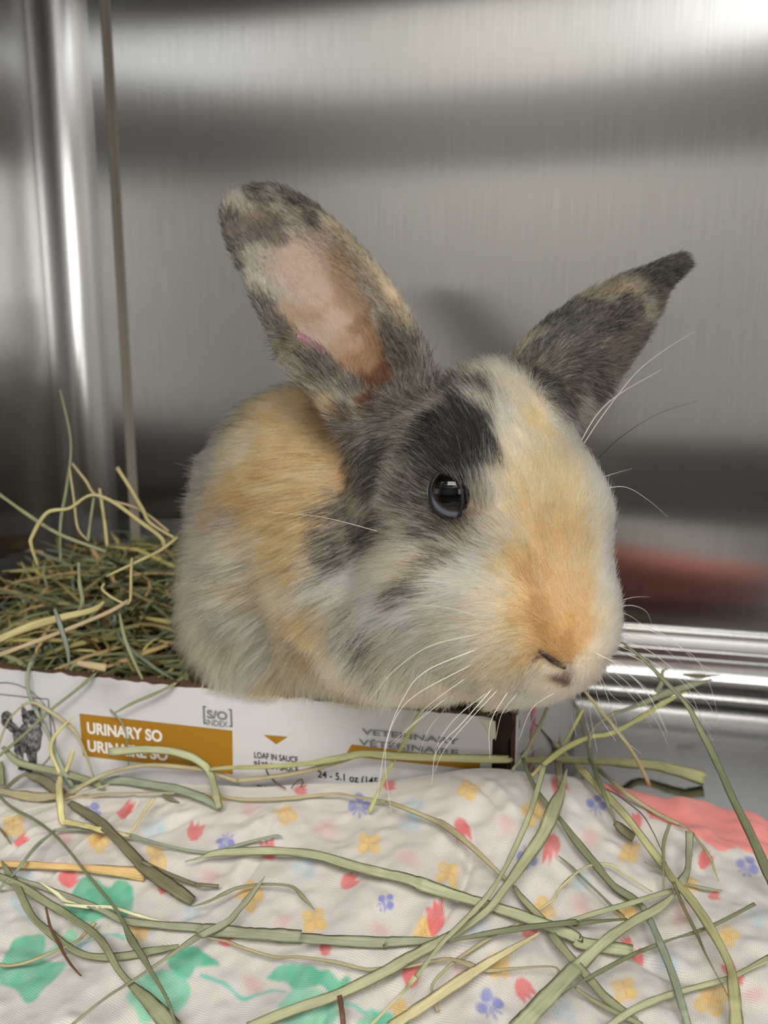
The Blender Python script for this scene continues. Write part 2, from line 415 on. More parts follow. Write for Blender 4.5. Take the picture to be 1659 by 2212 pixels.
over = np.clip((Yb - yc_s[:, None]) / np.maximum(drop[:, None], 1e-4), 0, 1)
fall = np.interp(bx, [-.02, .012], [.1, 1.0])[:, None]
Zb = Zb * (1 - fall * (1 - np.sqrt(np.clip(1 - over ** 2, 0, 1))))
amp = np.clip((yc_s[:, None] - Yb) / .02, .12, 1)
# quilted puckers and soft creases
qn = 0
r_ = np.random.default_rng(21)
for k in range(150):
    cx, cy = r_.uniform(-.33, .19), r_.uniform(.12, .36); w = r_.uniform(.007, .017); an = r_.uniform(0, math.pi); st = r_.uniform(1.0, 2.4)
    u = (Xb - cx) * math.cos(an) + (Yb - cy) * math.sin(an); v = -(Xb - cx) * math.sin(an) + (Yb - cy) * math.cos(an)
    qn = qn + r_.uniform(-.0011, .0019) * np.exp(-(u / (w * st)) ** 2 - (v / w) ** 2)
for k in range(46):
    cx, cy = r_.uniform(-.33, .19), r_.uniform(.12, .36); an = r_.normal(.35, .8); ln = r_.uniform(.012, .032); w = r_.uniform(.0013, .0026)
    u = (Xb - cx) * math.cos(an) + (Yb - cy) * math.sin(an); v = -(Xb - cx) * math.sin(an) + (Yb - cy) * math.cos(an) + 3.5 * u * u * r_.normal(0, 1.5)
    qn = qn - r_.uniform(.0006, .0014) * np.exp(-(u / ln) ** 4) * (np.exp(-(v / w) ** 2) - .6 * np.exp(-((v - 2.1 * w) / (1.6 * w)) ** 2))
qn = qn + .0009 * noise2(Xb, Yb, .011, 3) + .00045 * noise2(Xb, Yb, .005, 4) + .0012 * noise2(Xb, Yb, .03, 8)
Zb = np.maximum(Zb + 2.3 * amp * qn, .0008)
# gathered scallops of the coral border
cor = np.clip((Xb - .02) / .03, 0, 1) * np.exp(-((Yb - yc_s[:, None]) / .022) ** 2)
Zb = Zb + cor * .0022 * np.sin(Xb / .0042 + 2 * noise2(Xb, Yb, .02, 2))
BV = np.stack([Xb, Yb, Zb], -1).reshape(-1, 3); BQ = grid_quads(NX, NR)[:, ::-1]
sub = np.s_[::3, ::3]
bvs = np.stack([Xb[sub], Yb[sub], Zb[sub]], -1); bq = grid_quads(*bvs.shape[:2])
blanket_tree = BVHTree.FromPolygons([tuple(v) for v in bvs.reshape(-1, 3)], [tuple(int(i) for i in f) for f in bq])
def on_blanket(px, py):
    r = ray(px, py); h = blanket_tree.ray_cast(Vector(C0), Vector(r).normalized(), 2)
    if h[0] is None: return at_z(px, py, .034)
    return np.array(h[0])
# ---- the print, as colour stored on the cloth
GREEN = [(1.0,[(131,1964),(155,1932),(175,1898),(203,1900),(236,1916),(254,1902),(277,1907),(287,1932),(285,1963),(269,1983),(229,1980),(193,1997),(158,1978)]),(0.85,[(5,2072),(25,2036),(64,2020),(91,2018),(99,2039),(94,2067),(102,2077),(142,2079),(127,2107),(91,2140),(76,2161),(51,2161),(33,2135),(0,2125),(-10,2095)]),(0.5,[(94,2057),(112,2046),(132,2026),(158,2006),(175,2036),(142,2046),(102,2067)]),(1.0,[(400,2044),(423,2041),(441,2057),(465,2070),(473,2085),(439,2088),(423,2091),(408,2117),(374,2101),(361,2075),(377,2054)]),(1.0,[(576,2114),(600,2088),(633,2082),(672,2085),(711,2101),(732,2117),(753,2106),(758,2122),(737,2140),(719,2150),(706,2140),(659,2137),(633,2137),(615,2124)]),(0.65,[(600,2171),(633,2137),(672,2137),(703,2148),(721,2168),(724,2210),(633,2220),(600,2199)]),(0.7,[(272,2153),(305,2110),(343,2097),(391,2102),(409,2128),(404,2168),(381,2186),(330,2204),(300,2204)]),(0.7,[(789,2218),(813,2194),(842,2186),(866,2191),(882,2218)]),(0.6,[(763,2220),(784,2197),(804,2187),(841,2189),(841,2233)])]
TEAL = [(0.8,[(434,2106),(478,2122),(504,2142),(532,2158),(561,2148),(589,2140),(613,2142)]),(0.7,[(168,2039),(193,2034),(219,2024),(241,2018),(267,2029)]),(0.7,[(740,2168),(763,2171),(786,2187),(804,2184),(820,2197)])]
SKY = [(0.5,[(28,1942),(51,1973),(84,1993),(107,2001)])]
MOTIF = {'y':[(29,1782,24),(211,1818,22),(338,1848,20),(300,2011,22),(615,1751,24),(797,1821,25),(537,1927,27),(679,1987,26),(1012,1700,23),(1153,1753,24),(967,1886,24),(1171,1963,26),(1078,2085,24),(914,2008,20),(864,2178,20),(1360,1844,22),(1355,1971,24),(1490,1907,20),(1573,2021,22),(1349,2134,26),(1537,2159,34),(465,1725,20)],'r':[(272,1752,24,60),(46,1815,18,70),(150,1899,26,80),(421,1793,24,20),(351,1912,18,10),(579,1837,24,-15),(755,1904,24,50),(651,1707,16,80),(488,2028,20,85),(703,2047,18,0),(842,1695,15,85),(998,1791,25,165),(941,1982,28,-10),(1193,1822,25,190),(1208,1695,23,150),(1145,2008,24,20),(888,2106,28,0),(1132,2138,27,140),(1372,1772,20,-20),(1524,1855,22,30),(1355,2037,16,-30),(1377,2068,18,-30),(1575,2092,20,-30),(1598,2115,12,0),(1543,1935,14,80)],'b':[(198,1752,24,30),(486,1820,22,200),(776,1738,25,0),(835,1945,20,40),(1137,1857,24,200),(1057,2170,32,-20),(1289,1736,23,10),(1615,1869,26,20)],'p':[(142,1802,24),(540,1746,22),(703,1787,24),(882,1852,24),(1094,1777,22),(1275,1813,24),(612,1990,20),(454,1896,22),(819,2008,20),(1255,1954,24),(1471,1979,24),(996,2096,18),(1632,2148,24),(545,2124,22)],'l':[(335,1787,24),(659,1875,28),(895,1743,22),(888,1775,22),(1033,2005,22),(51,1889,24),(1255,1899,22),(1449,2070,26),(1640,1976,26),(413,1977,20),(1219,2186,26),(183,2046,18)]}
VX, VY = BV[:, 0], BV[:, 1]
pc = np.tile(lin((214, 209, 204)), (len(BV), 1))
def blend(idx, a, col):
    a = a[:, None]; pc[idx] = pc[idx] * (1 - a) + lin(col) * a
def poly_sd(P, x, y):
    """signed distance to a closed polygon, negative inside"""
    P = np.asarray(P); dmin = np.full(x.shape, 1e9); ins = np.zeros(x.shape, bool)
    for (ax, ay), (bx_, by_) in zip(P, np.roll(P, -1, 0)):
        ex, ey = bx_ - ax, by_ - ay; t = np.clip(((x - ax) * ex + (y - ay) * ey) / (ex * ex + ey * ey + 1e-12), 0, 1)
        dmin = np.minimum(dmin, np.hypot(x - ax - t * ex, y - ay - t * ey))
        c = ((ay > y) != (by_ > y)); ins ^= c & (x < (bx_ - ax) * (y - ay) / np.where(by_ == ay, 1e-9, by_ - ay) + ax)
    return np.where(ins, -dmin, dmin)
def line_d(P, x, y):
    dmin = np.full(x.shape, 1e9)
    for (ax, ay), (bx_, by_) in zip(P[:-1], P[1:]):
        ex, ey = bx_ - ax, by_ - ay; t = np.clip(((x - ax) * ex + (y - ay) * ey) / (ex * ex + ey * ey + 1e-12), 0, 1)
        dmin = np.minimum(dmin, np.hypot(x - ax - t * ex, y - ay - t * ey))
    return dmin
wob = .0006 * noise2(VX, VY, .004, 31) + .0003 * noise2(VX, VY, .0014, 32)
mott = noise2(VX, VY, .003, 33)
soft = lambda d, w: np.clip(.5 - d / (2 * w), 0, 1)
def near(P, m):
    P = np.asarray(P); return np.where((VX > P[:, 0].min() - m) & (VX < P[:, 0].max() + m) & (VY > P[:, 1].min() - m) & (VY < P[:, 1].max() + m))[0]
for a, pts in GREEN:
    P = [on_blanket(*p)[:2] for p in pts]; P = catmull(np.vstack([P, P[:1]]), 5)[:-1]; i = near(P, .004)
    g = poly_sd(P, VX[i], VY[i]) + wob[i]
    blend(i, soft(g, .0006) * (.80 + .12 * mott[i]) * (.55 + .45 * a), (64, 186, 146) if a > .8 else (104, 208, 170))
for a, pts in TEAL:
    P = catmull([on_blanket(*p)[:2] for p in pts], 6); i = near(P, .004); blend(i, soft(line_d(P, VX[i], VY[i]) - .0006 + wob[i] * .5, .0005) * a, (90, 200, 180))
for a, pts in SKY:
    P = catmull([on_blanket(*p)[:2] for p in pts], 6); i = near(P, .006); blend(i, soft(line_d(P, VX[i], VY[i]) - .0012 + wob[i], .0015) * a, (150, 205, 225))
TUL = [(-.62, -.95), (-.2, -.5), (.02, -1.05), (.25, -.5), (.68, -.9), (.72, .1), (.45, .75), (0, 1.0), (-.45, .75), (-.72, .1)]
def motif(kind, px, py, R, rot=0.0, seed=0):
    c = on_blanket(px, py)[:2]; ex = (on_blanket(px + 8, py)[:2] - on_blanket(px - 8, py)[:2]) / 16; ey = (on_blanket(px, py + 8)[:2] - on_blanket(px, py - 8)[:2]) / 16
    # keep the printed shape sane where a fold is seen edge-on
    nx_, ny_ = np.linalg.norm(ex), np.linalg.norm(ey); ey = ey / ny_ * np.clip(ny_, nx_, nx_ * 1.7)
    Mi = np.linalg.inv(np.stack([ex, ey], 1))
    ext = 1.6 * R * max(np.linalg.norm(ex), np.linalg.norm(ey))
    i = np.where((np.abs(VX - c[0]) < ext) & (np.abs(VY - c[1]) < ext))[0]
    if len(i) == 0: return
    q = np.stack([VX[i] - c[0], VY[i] - c[1]], -1) @ Mi.T / R
    a = math.radians(rot); u = q[:, 0] * math.cos(a) + q[:, 1] * math.sin(a); v = -q[:, 0] * math.sin(a) + q[:, 1] * math.cos(a)
    rr, th = np.hypot(u, v), np.arctan2(v, u); w_ = wob[i] * 90
    if kind == 'y':
        dd = np.minimum(np.hypot(np.abs(u) - .46, np.abs(v) - .46) - .52, rr - .5) + w_
        blend(i, soft(dd, .10) * (.72 + .2 * mott[i]), (236, 200, 112))
        blend(i, soft(np.minimum(np.abs(u), np.abs(v)) - .08, .08) * soft(rr - .62, .2) * .5, (224, 160, 70))
        blend(i, soft(np.abs(dd + .1) - .05, .08) * .3, (220, 165, 80))
    elif kind == 'r':
        blend(i, soft(poly_sd(TUL, u, v) + w_, .09) * (.80 + .12 * mott[i]), (228, 100, 102))
    elif kind == 'b':
        dd = np.minimum.reduce([np.hypot(u, v + .55) - .42, np.hypot(u - .58, v - .1) - .42, np.hypot(u + .58, v - .1) - .42])
        st_ = np.minimum.reduce([line_d([(0, 0), (.05, 1.1)], u, v), line_d([(0, .2), (.55, .9)], u, v), line_d([(0, .2), (-.5, .85)], u, v)]) - .07
        blend(i, soft(np.minimum(dd, st_) + w_, .09) * (.74 + .15 * mott[i]), (112, 124, 200))
    elif kind == 'p':
        blend(i, soft(poly_sd(TUL, u * 1.1, v * .9) + w_, .3) * .30, (226, 130, 138))
    else:
        dd = np.minimum.reduce([np.hypot(u, v + .5) - .45, np.hypot(u - .5, v - .2) - .45, np.hypot(u + .5, v - .2) - .45])
        blend(i, soft(dd + w_, .3) * .42, (140, 196, 220))
for kind in 'plyrb':
    for k, m_ in enumerate(MOTIF[kind]):
        motif(kind, m_[0], m_[1], m_[2], m_[3] if len(m_) > 3 else 37 * k % 360, k)
r_ = np.random.default_rng(77)
for k in range(60):                                  # the print goes on outside the picture
    x_, y_ = (r_.uniform(-500, -60) if k % 2 else r_.uniform(1720, 2100)), r_.uniform(1800, 2300)
    motif('yrbpl'[k % 5], x_, y_, 24, r_.uniform(0, 360), k)
# coral border along the far edge, to the right of the box
cb = np.array([on_blanket(*p)[:2] for p in ((1290, 1700), (1305, 1704), (1340, 1716), (1380, 1728), (1392, 1745), (1405, 1768), (1430, 1775), (1465, 1786), (1504, 1805), (1530, 1822), (1546, 1834), (1568, 1840), (1593, 1830), (1632, 1845), (1659, 1855), (1720, 1880), (1850, 1930))])
yb_ = np.interp(VX, cb[:, 0], cb[:, 1], left=9)
co = soft((yb_ - VY) + .0006 * noise2(VX, VY, .003, 40), .0005); co[VX < cb[0, 0]] = 0
blend(np.arange(len(BV)), co * (.95 + .05 * mott), (243, 146, 138))
M_BL, nt, b_, L = mat('muslin_print')
an = node(nt, 'ShaderNodeAttribute'); an.attribute_name = 'col'
tc = node(nt, 'ShaderNodeTexCoord'); mp = node(nt, 'ShaderNodeMapping'); mp.inputs['Rotation'].default_value = (0, 0, .22); L(tc.outputs['UV'], mp.inputs['Vector'])
dn = node(nt, 'ShaderNodeTexNoise'); dn.inputs['Scale'].default_value = 60; dn.inputs['Detail'].default_value = 2; L(tc.outputs['UV'], dn.inputs['Vector'])
mx0 = node(nt, 'ShaderNodeMix'); mx0.data_type = 'VECTOR'; mx0.inputs[0].default_value = .004; L(mp.outputs[0], mx0.inputs[4]); L(dn.outputs['Color'], mx0.inputs[5])
w1 = node(nt, 'ShaderNodeTexWave', bands_direction='X'); w1.inputs['Scale'].default_value = 520; w1.inputs['Distortion'].default_value = .6; w1.inputs['Detail Scale'].default_value = 2.0
w2 = node(nt, 'ShaderNodeTexWave', bands_direction='Y'); w2.inputs['Scale'].default_value = 430; w2.inputs['Distortion'].default_value = .6; w2.inputs['Detail Scale'].default_value = 2.0
L(mx0.outputs[1], w1.inputs['Vector']); L(mx0.outputs[1], w2.inputs['Vector'])
ml = node(nt, 'ShaderNodeMath', operation='MAXIMUM'); L(w1.outputs['Fac'], ml.inputs[0]); L(w2.outputs['Fac'], ml.inputs[1])
mr = node(nt, 'ShaderNodeMapRange'); mr.inputs[3].default_value = .82; mr.inputs[4].default_value = 1.03; L(ml.outputs[0], mr.inputs[0])
mc = node(nt, 'ShaderNodeMix'); mc.data_type = 'RGBA'; mc.blend_type = 'MULTIPLY'; mc.inputs[0].default_value = 1.0
L(an.outputs['Color'], mc.inputs[6]); L(mr.outputs[0], mc.inputs[7]); L(mc.outputs[2], b_.inputs['Base Color'])
bp = node(nt, 'ShaderNodeBump'); bp.inputs['Strength'].default_value = .5; bp.inputs['Distance'].default_value = .0003; L(ml.outputs[0], bp.inputs['Height']); L(bp.outputs[0], b_.inputs['Normal'])
b_.inputs['Roughness'].default_value = .9; b_.inputs['Specular IOR Level'].default_value = .15; b_.inputs['Sheen Weight'].default_value = .15
blanket = fast_mesh('muslin_blanket', BV, BQ, M_BL); vcol(blanket, pc); set_uv(blanket, BV[:, :2])
tag(blanket, 'crinkled white muslin blanket printed with small flowers and green clovers, coral border', 'blanket')
# loose lint standing on the far edge of the cloth
# ------------------------------------------------------------------ hay heap in the tray
def hay_z(x, y):
    b = np.interp(y, [.335, .36, .42, .50, .56], [.043, .050, .076, .098, .094])
    b = b + np.interp(x, [-.40, -.33, -.24, -.10, .0], [-.016, 0, .004, -.012, -.03])
    return b + .006 * noise2(x, y, .03, 51)
HAYC = {'green': (132, 138, 98), 'yellow': (176, 164, 100), 'straw': (186, 160, 110), 'dark': (88, 88, 58), 'blue': (120, 130, 110), 'brown': (110, 74, 40)}
def ribbon(P, Wd, Nn, th):
    """a hay blade: creased ribbon of six points round; returns verts, quads, uv"""
    P = np.asarray(P); n = len(P); T = np.gradient(P, axis=0); T /= np.linalg.norm(T, axis=1)[:, None] + 1e-12
    S = np.cross(T, Nn); S /= np.linalg.norm(S, axis=1)[:, None] + 1e-12; Up_ = np.cross(S, T)
    sec = [(-1, .1), (-.5, .8), (0, .35), (.5, .8), (1, .1), (0, -.6)]
    V = np.stack([P + S * (a * Wd / 2)[:, None] + Up_ * (b * Wd * th)[:, None] for a, b in sec], 1).reshape(-1, 3)
    L_ = np.r_[0, np.cumsum(np.linalg.norm(np.diff(P, axis=0), axis=1))]
    UVv = np.stack([np.tile(np.linspace(0, 1, 6), n), np.repeat(L_ * 100, 6)], -1)
    i = np.arange(n - 1)[:, None] * 6; j = np.arange(6)[None, :]; jn = (j + 1) % 6
    Q = np.stack([i + j, i + jn, i + 6 + jn, i + 6 + j], -1).reshape(-1, 4)
    caps = np.array([(0, 5, 2, 1), (2, 5, 4, 3)]); e = 6 * (n - 1)
    Q = np.vstack([Q, caps, caps[:, ::-1] + e])
    return V, Q, UVv
def hay_mat(name, use_attr, col=None, streak=.5):
    m, nt, b, L = mat(name)
    uv = node(nt, 'ShaderNodeTexCoord'); mp = node(nt, 'ShaderNodeMapping'); mp.inputs['Scale'].default_value = (20, .45, 1); L(uv.outputs['UV'], mp.inputs['Vector'])
    oi = node(nt, 'ShaderNodeObjectInfo'); L(oi.outputs['Random'], mp.inputs['Location'])
    n1 = node(nt, 'ShaderNodeTexNoise'); n1.inputs['Scale'].default_value = 1.6; n1.inputs['Detail'].default_value = 5; L(mp.outputs[0], n1.inputs['Vector'])
    n2 = node(nt, 'ShaderNodeTexNoise'); n2.inputs['Scale'].default_value = .8; n2.inputs['Detail'].default_value = 2; L(uv.outputs['UV'], n2.inputs['Vector'])
    r1 = node(nt, 'ShaderNodeMapRange'); r1.inputs[1].default_value = .3; r1.inputs[2].default_value = .7; r1.inputs[3].default_value = 1 - streak; r1.inputs[4].default_value = 1 + streak * .7; L(n1.outputs[0], r1.inputs[0])
    r2 = node(nt, 'ShaderNodeMapRange'); r2.inputs[3].default_value = .8; r2.inputs[4].default_value = 1.2; L(n2.outputs[0], r2.inputs[0])
    mm = node(nt, 'ShaderNodeMath', operation='MULTIPLY'); L(r1.outputs[0], mm.inputs[0]); L(r2.outputs[0], mm.inputs[1])
    mx = node(nt, 'ShaderNodeMix'); mx.data_type = 'RGBA'; mx.blend_type = 'MULTIPLY'; mx.inputs[0].default_value = 1
    if use_attr:
        an = node(nt, 'ShaderNodeAttribute'); an.attribute_name = 'col'; L(an.outputs['Color'], mx.inputs[6])
    else: mx.inputs[6].default_value = rgba(col)
    L(mm.outputs[0], mx.inputs[7]); L(mx.outputs[2], b.inputs['Base Color'])
    b.inputs['Roughness'].default_value = .55; b.inputs['Specular IOR Level'].default_value = .3
    bp = node(nt, 'ShaderNodeBump'); bp.inputs['Strength'].default_value = .4; bp.inputs['Distance'].default_value = .0002; L(n1.outputs[0], bp.inputs['Height']); L(bp.outputs[0], b.inputs['Normal'])
    return m
VV, QQ, CC, UU = [], [], [], []; off = 0
r_ = np.random.default_rng(12)
NB = 2300
keys = ['green', 'yellow', 'straw', 'dark', 'blue', 'brown']
for k in range(NB):
    x = r_.uniform(-.385, -.09) if k % 5 else r_.uniform(-.385, -.035); y = r_.uniform(.345, .555)
    top = float(hay_z(np.array([x]), np.array([y]))[0])
    dpt = r_.random() ** 1.6
    z = top * (1 - .75 * dpt) + .004 * r_.normal()
    ln = r_.uniform(.035, .12); an = r_.normal(.25, .9); tilt = r_.normal(0, .22)
    if r_.random() < .12: tilt = r_.normal(0, .7)
    dr = np.array([math.cos(an) * math.cos(tilt), math.sin(an) * math.cos(tilt), math.sin(tilt)])
    t = np.linspace(-.5, .5, 8)[:, None]
    bend = r_.normal(0, .010, 3); kink = r_.normal(0, .005, 3)
    P = np.array([x, y, z]) + dr * ln * t + bend * (t ** 2 - .1) * 4 * (ln / .06) + kink * np.abs(t - r_.uniform(-.3, .3))
    P[:, 0] = np.clip(P[:, 0], BX0 + .006, .0 - .012); P[:, 1] = np.clip(P[:, 1], BY + .006, .560); P[:, 2] = np.clip(P[:, 2], .006, top + .014)
    w = r_.uniform(.0011, .0036) * (1.5 if r_.random() < .08 else 1)
    Wd = w * np.clip(np.minimum(t[:, 0] + .5, .5 - t[:, 0]) * 8 + .35, 0, 1)
    Nn = np.tile(np.array([0, -.4, 1.0]) + r_.normal(0, .5, 3), (8, 1))
    v, q, u = ribbon(P, Wd, Nn, .14)
    c = lin(HAYC[keys[r_.choice(6, p=[.34, .22, .13, .14, .12, .05])]]) * r_.uniform(.5, 1.25)
    VV.append(v); QQ.append(q + off); CC.append(np.tile(c, (len(v), 1))); UU.append(u + r_.uniform(0, 50, 2)); off += len(v)
M_HAY = hay_mat('hay_heap', True)
heap = fast_mesh('hay_heap', np.vstack(VV), np.vstack(QQ), M_HAY, None, False); vcol(heap, np.vstack(CC)); set_uv(heap, np.vstack(UU))
tag(heap, 'heap of loose green hay filling the tray behind the rabbit', 'hay', kind='stuff')
hg = np.meshgrid(np.linspace(BX0, -.03, 40), np.linspace(BY, .565, 30), indexing='ij')
hv = np.stack([hg[0], hg[1], hay_z(hg[0], hg[1]) - .002], -1)
# everything that hay can lie on, for laying the single blades
cv, cf = [tuple(v) for v in bvs.reshape(-1, 3)], [tuple(int(i) for i in f) for f in bq]
def add_c(V, Fc):
    o = len(cv); cv.extend([tuple(v) for v in V]); cf.extend([tuple(int(i) + o for i in f) for f in Fc])
add_c(hv.reshape(-1, 3), grid_quads(*hv.shape[:2]))
add_c([(BX0, BY, 0), (BX1, BY, 0), (BX1, BY, .088), (BX0, BY, .088)], [(0, 1, 2, 3)])
add_c([(BX1, BY, 0), (.008, .55, 0), (.008, .55, .088), (BX1, BY, .088)], [(0, 1, 2, 3)])
add_c([(-.5, 0, 0), (.5, 0, 0), (.5, .6, 0), (-.5, .6, 0)], [(0, 1, 2, 3)])
add_c([(-.5, .6, 0), (.5, .6, 0), (.5, .6, .8), (-.5, .6, .8)], [(0, 1, 2, 3)])
lay_tree = BVHTree.FromPolygons(cv, cf)
BCOL = {'olive': (172, 164, 128), 'green': (144, 147, 114), 'yellow': (212, 204, 146), 'dark': (122, 116, 90), 'darkgreen': (120, 126, 96), 'bluegreen': (148, 158, 136), 'straw': (218, 184, 126),
        'greygreen': (152, 155, 130), 'cream': (226, 222, 182), 'brown': (112, 80, 64), 'palegreen': (170, 174, 138), 'stem': (172, 170, 124), 'crumple': (168, 170, 134), 'straw2': (198, 190, 146), 'yellowgreen': (194, 194, 132),
        'hgreen': (132, 136, 102), 'hyellow': (176, 166, 116), 'hstraw': (174, 156, 120), 'hblue': (124, 130, 116)}
BM = {k: hay_mat('hay_' + k, False, c, .35) for k, c in BCOL.items()}
def depth_at(px, py):
    r = ray(px, py); h = lay_tree.ray_cast(Vector(C0), Vector(r).normalized(), 3)
    return float((np.array(h[0]) - C0) @ FW) if h[0] is not None else .5
def blade(name, cat, label, key, lift, pts, wid, dz, th, group, seed):
    r_ = np.random.default_rng(seed)
    ctrl = np.column_stack([np.array(pts, float), np.array(wid, float), np.array(dz if dz else [0] * len(pts), float)])
    S_ = catmull(ctrl, 7)
    px, py, w = S_[:, 0], S_[:, 1], np.maximum(S_[:, 2], 1.5)
    if dz: D = S_[:, 3]
    else:
        D = np.array([depth_at(a, b) for a, b in zip(px, py)])
        k = 4; Dp = np.pad(D, k, 'edge'); Dm = np.min(np.stack([Dp[i:i + len(D)] for i in range(2 * k + 1)]), 0)
        Dp = np.pad(Dm, 5, 'edge'); D = np.convolve(Dp, np.ones(11) / 11, 'valid')
        D = np.minimum(D, Dm + .001) - lift * .00085 - .0006
    P = np.array([at(a, b, c) for a, b, c in zip(px, py, D)])
    R = np.array([ray(a, b) for a, b in zip(px, py)]); R /= np.linalg.norm(R, axis=1)[:, None]
    tw = np.cumsum(r_.normal(0, .12, len(P))); tw = np.clip(tw - tw.mean(), -.5, .5)
    N0 = -R + np.array([0, 0, .35]); N0 /= np.linalg.norm(N0, axis=1)[:, None]
    T = np.gradient(P, axis=0); T /= np.linalg.norm(T, axis=1)[:, None] + 1e-12
    S0 = np.cross(T, N0); N1 = N0 * np.cos(tw)[:, None] + S0 * np.sin(tw)[:, None]
    wm = w * D / F * 1.02 * (1 + .035 * np.sin(np.arange(len(w)) * .9 + seed))
    V, Q, U = ribbon(P, wm, N1, th if th > .2 else .085)
    o = fast_mesh(name, V, Q, BM[key], None, False); set_uv(o, U)
    tag(o, label, cat, group); return o
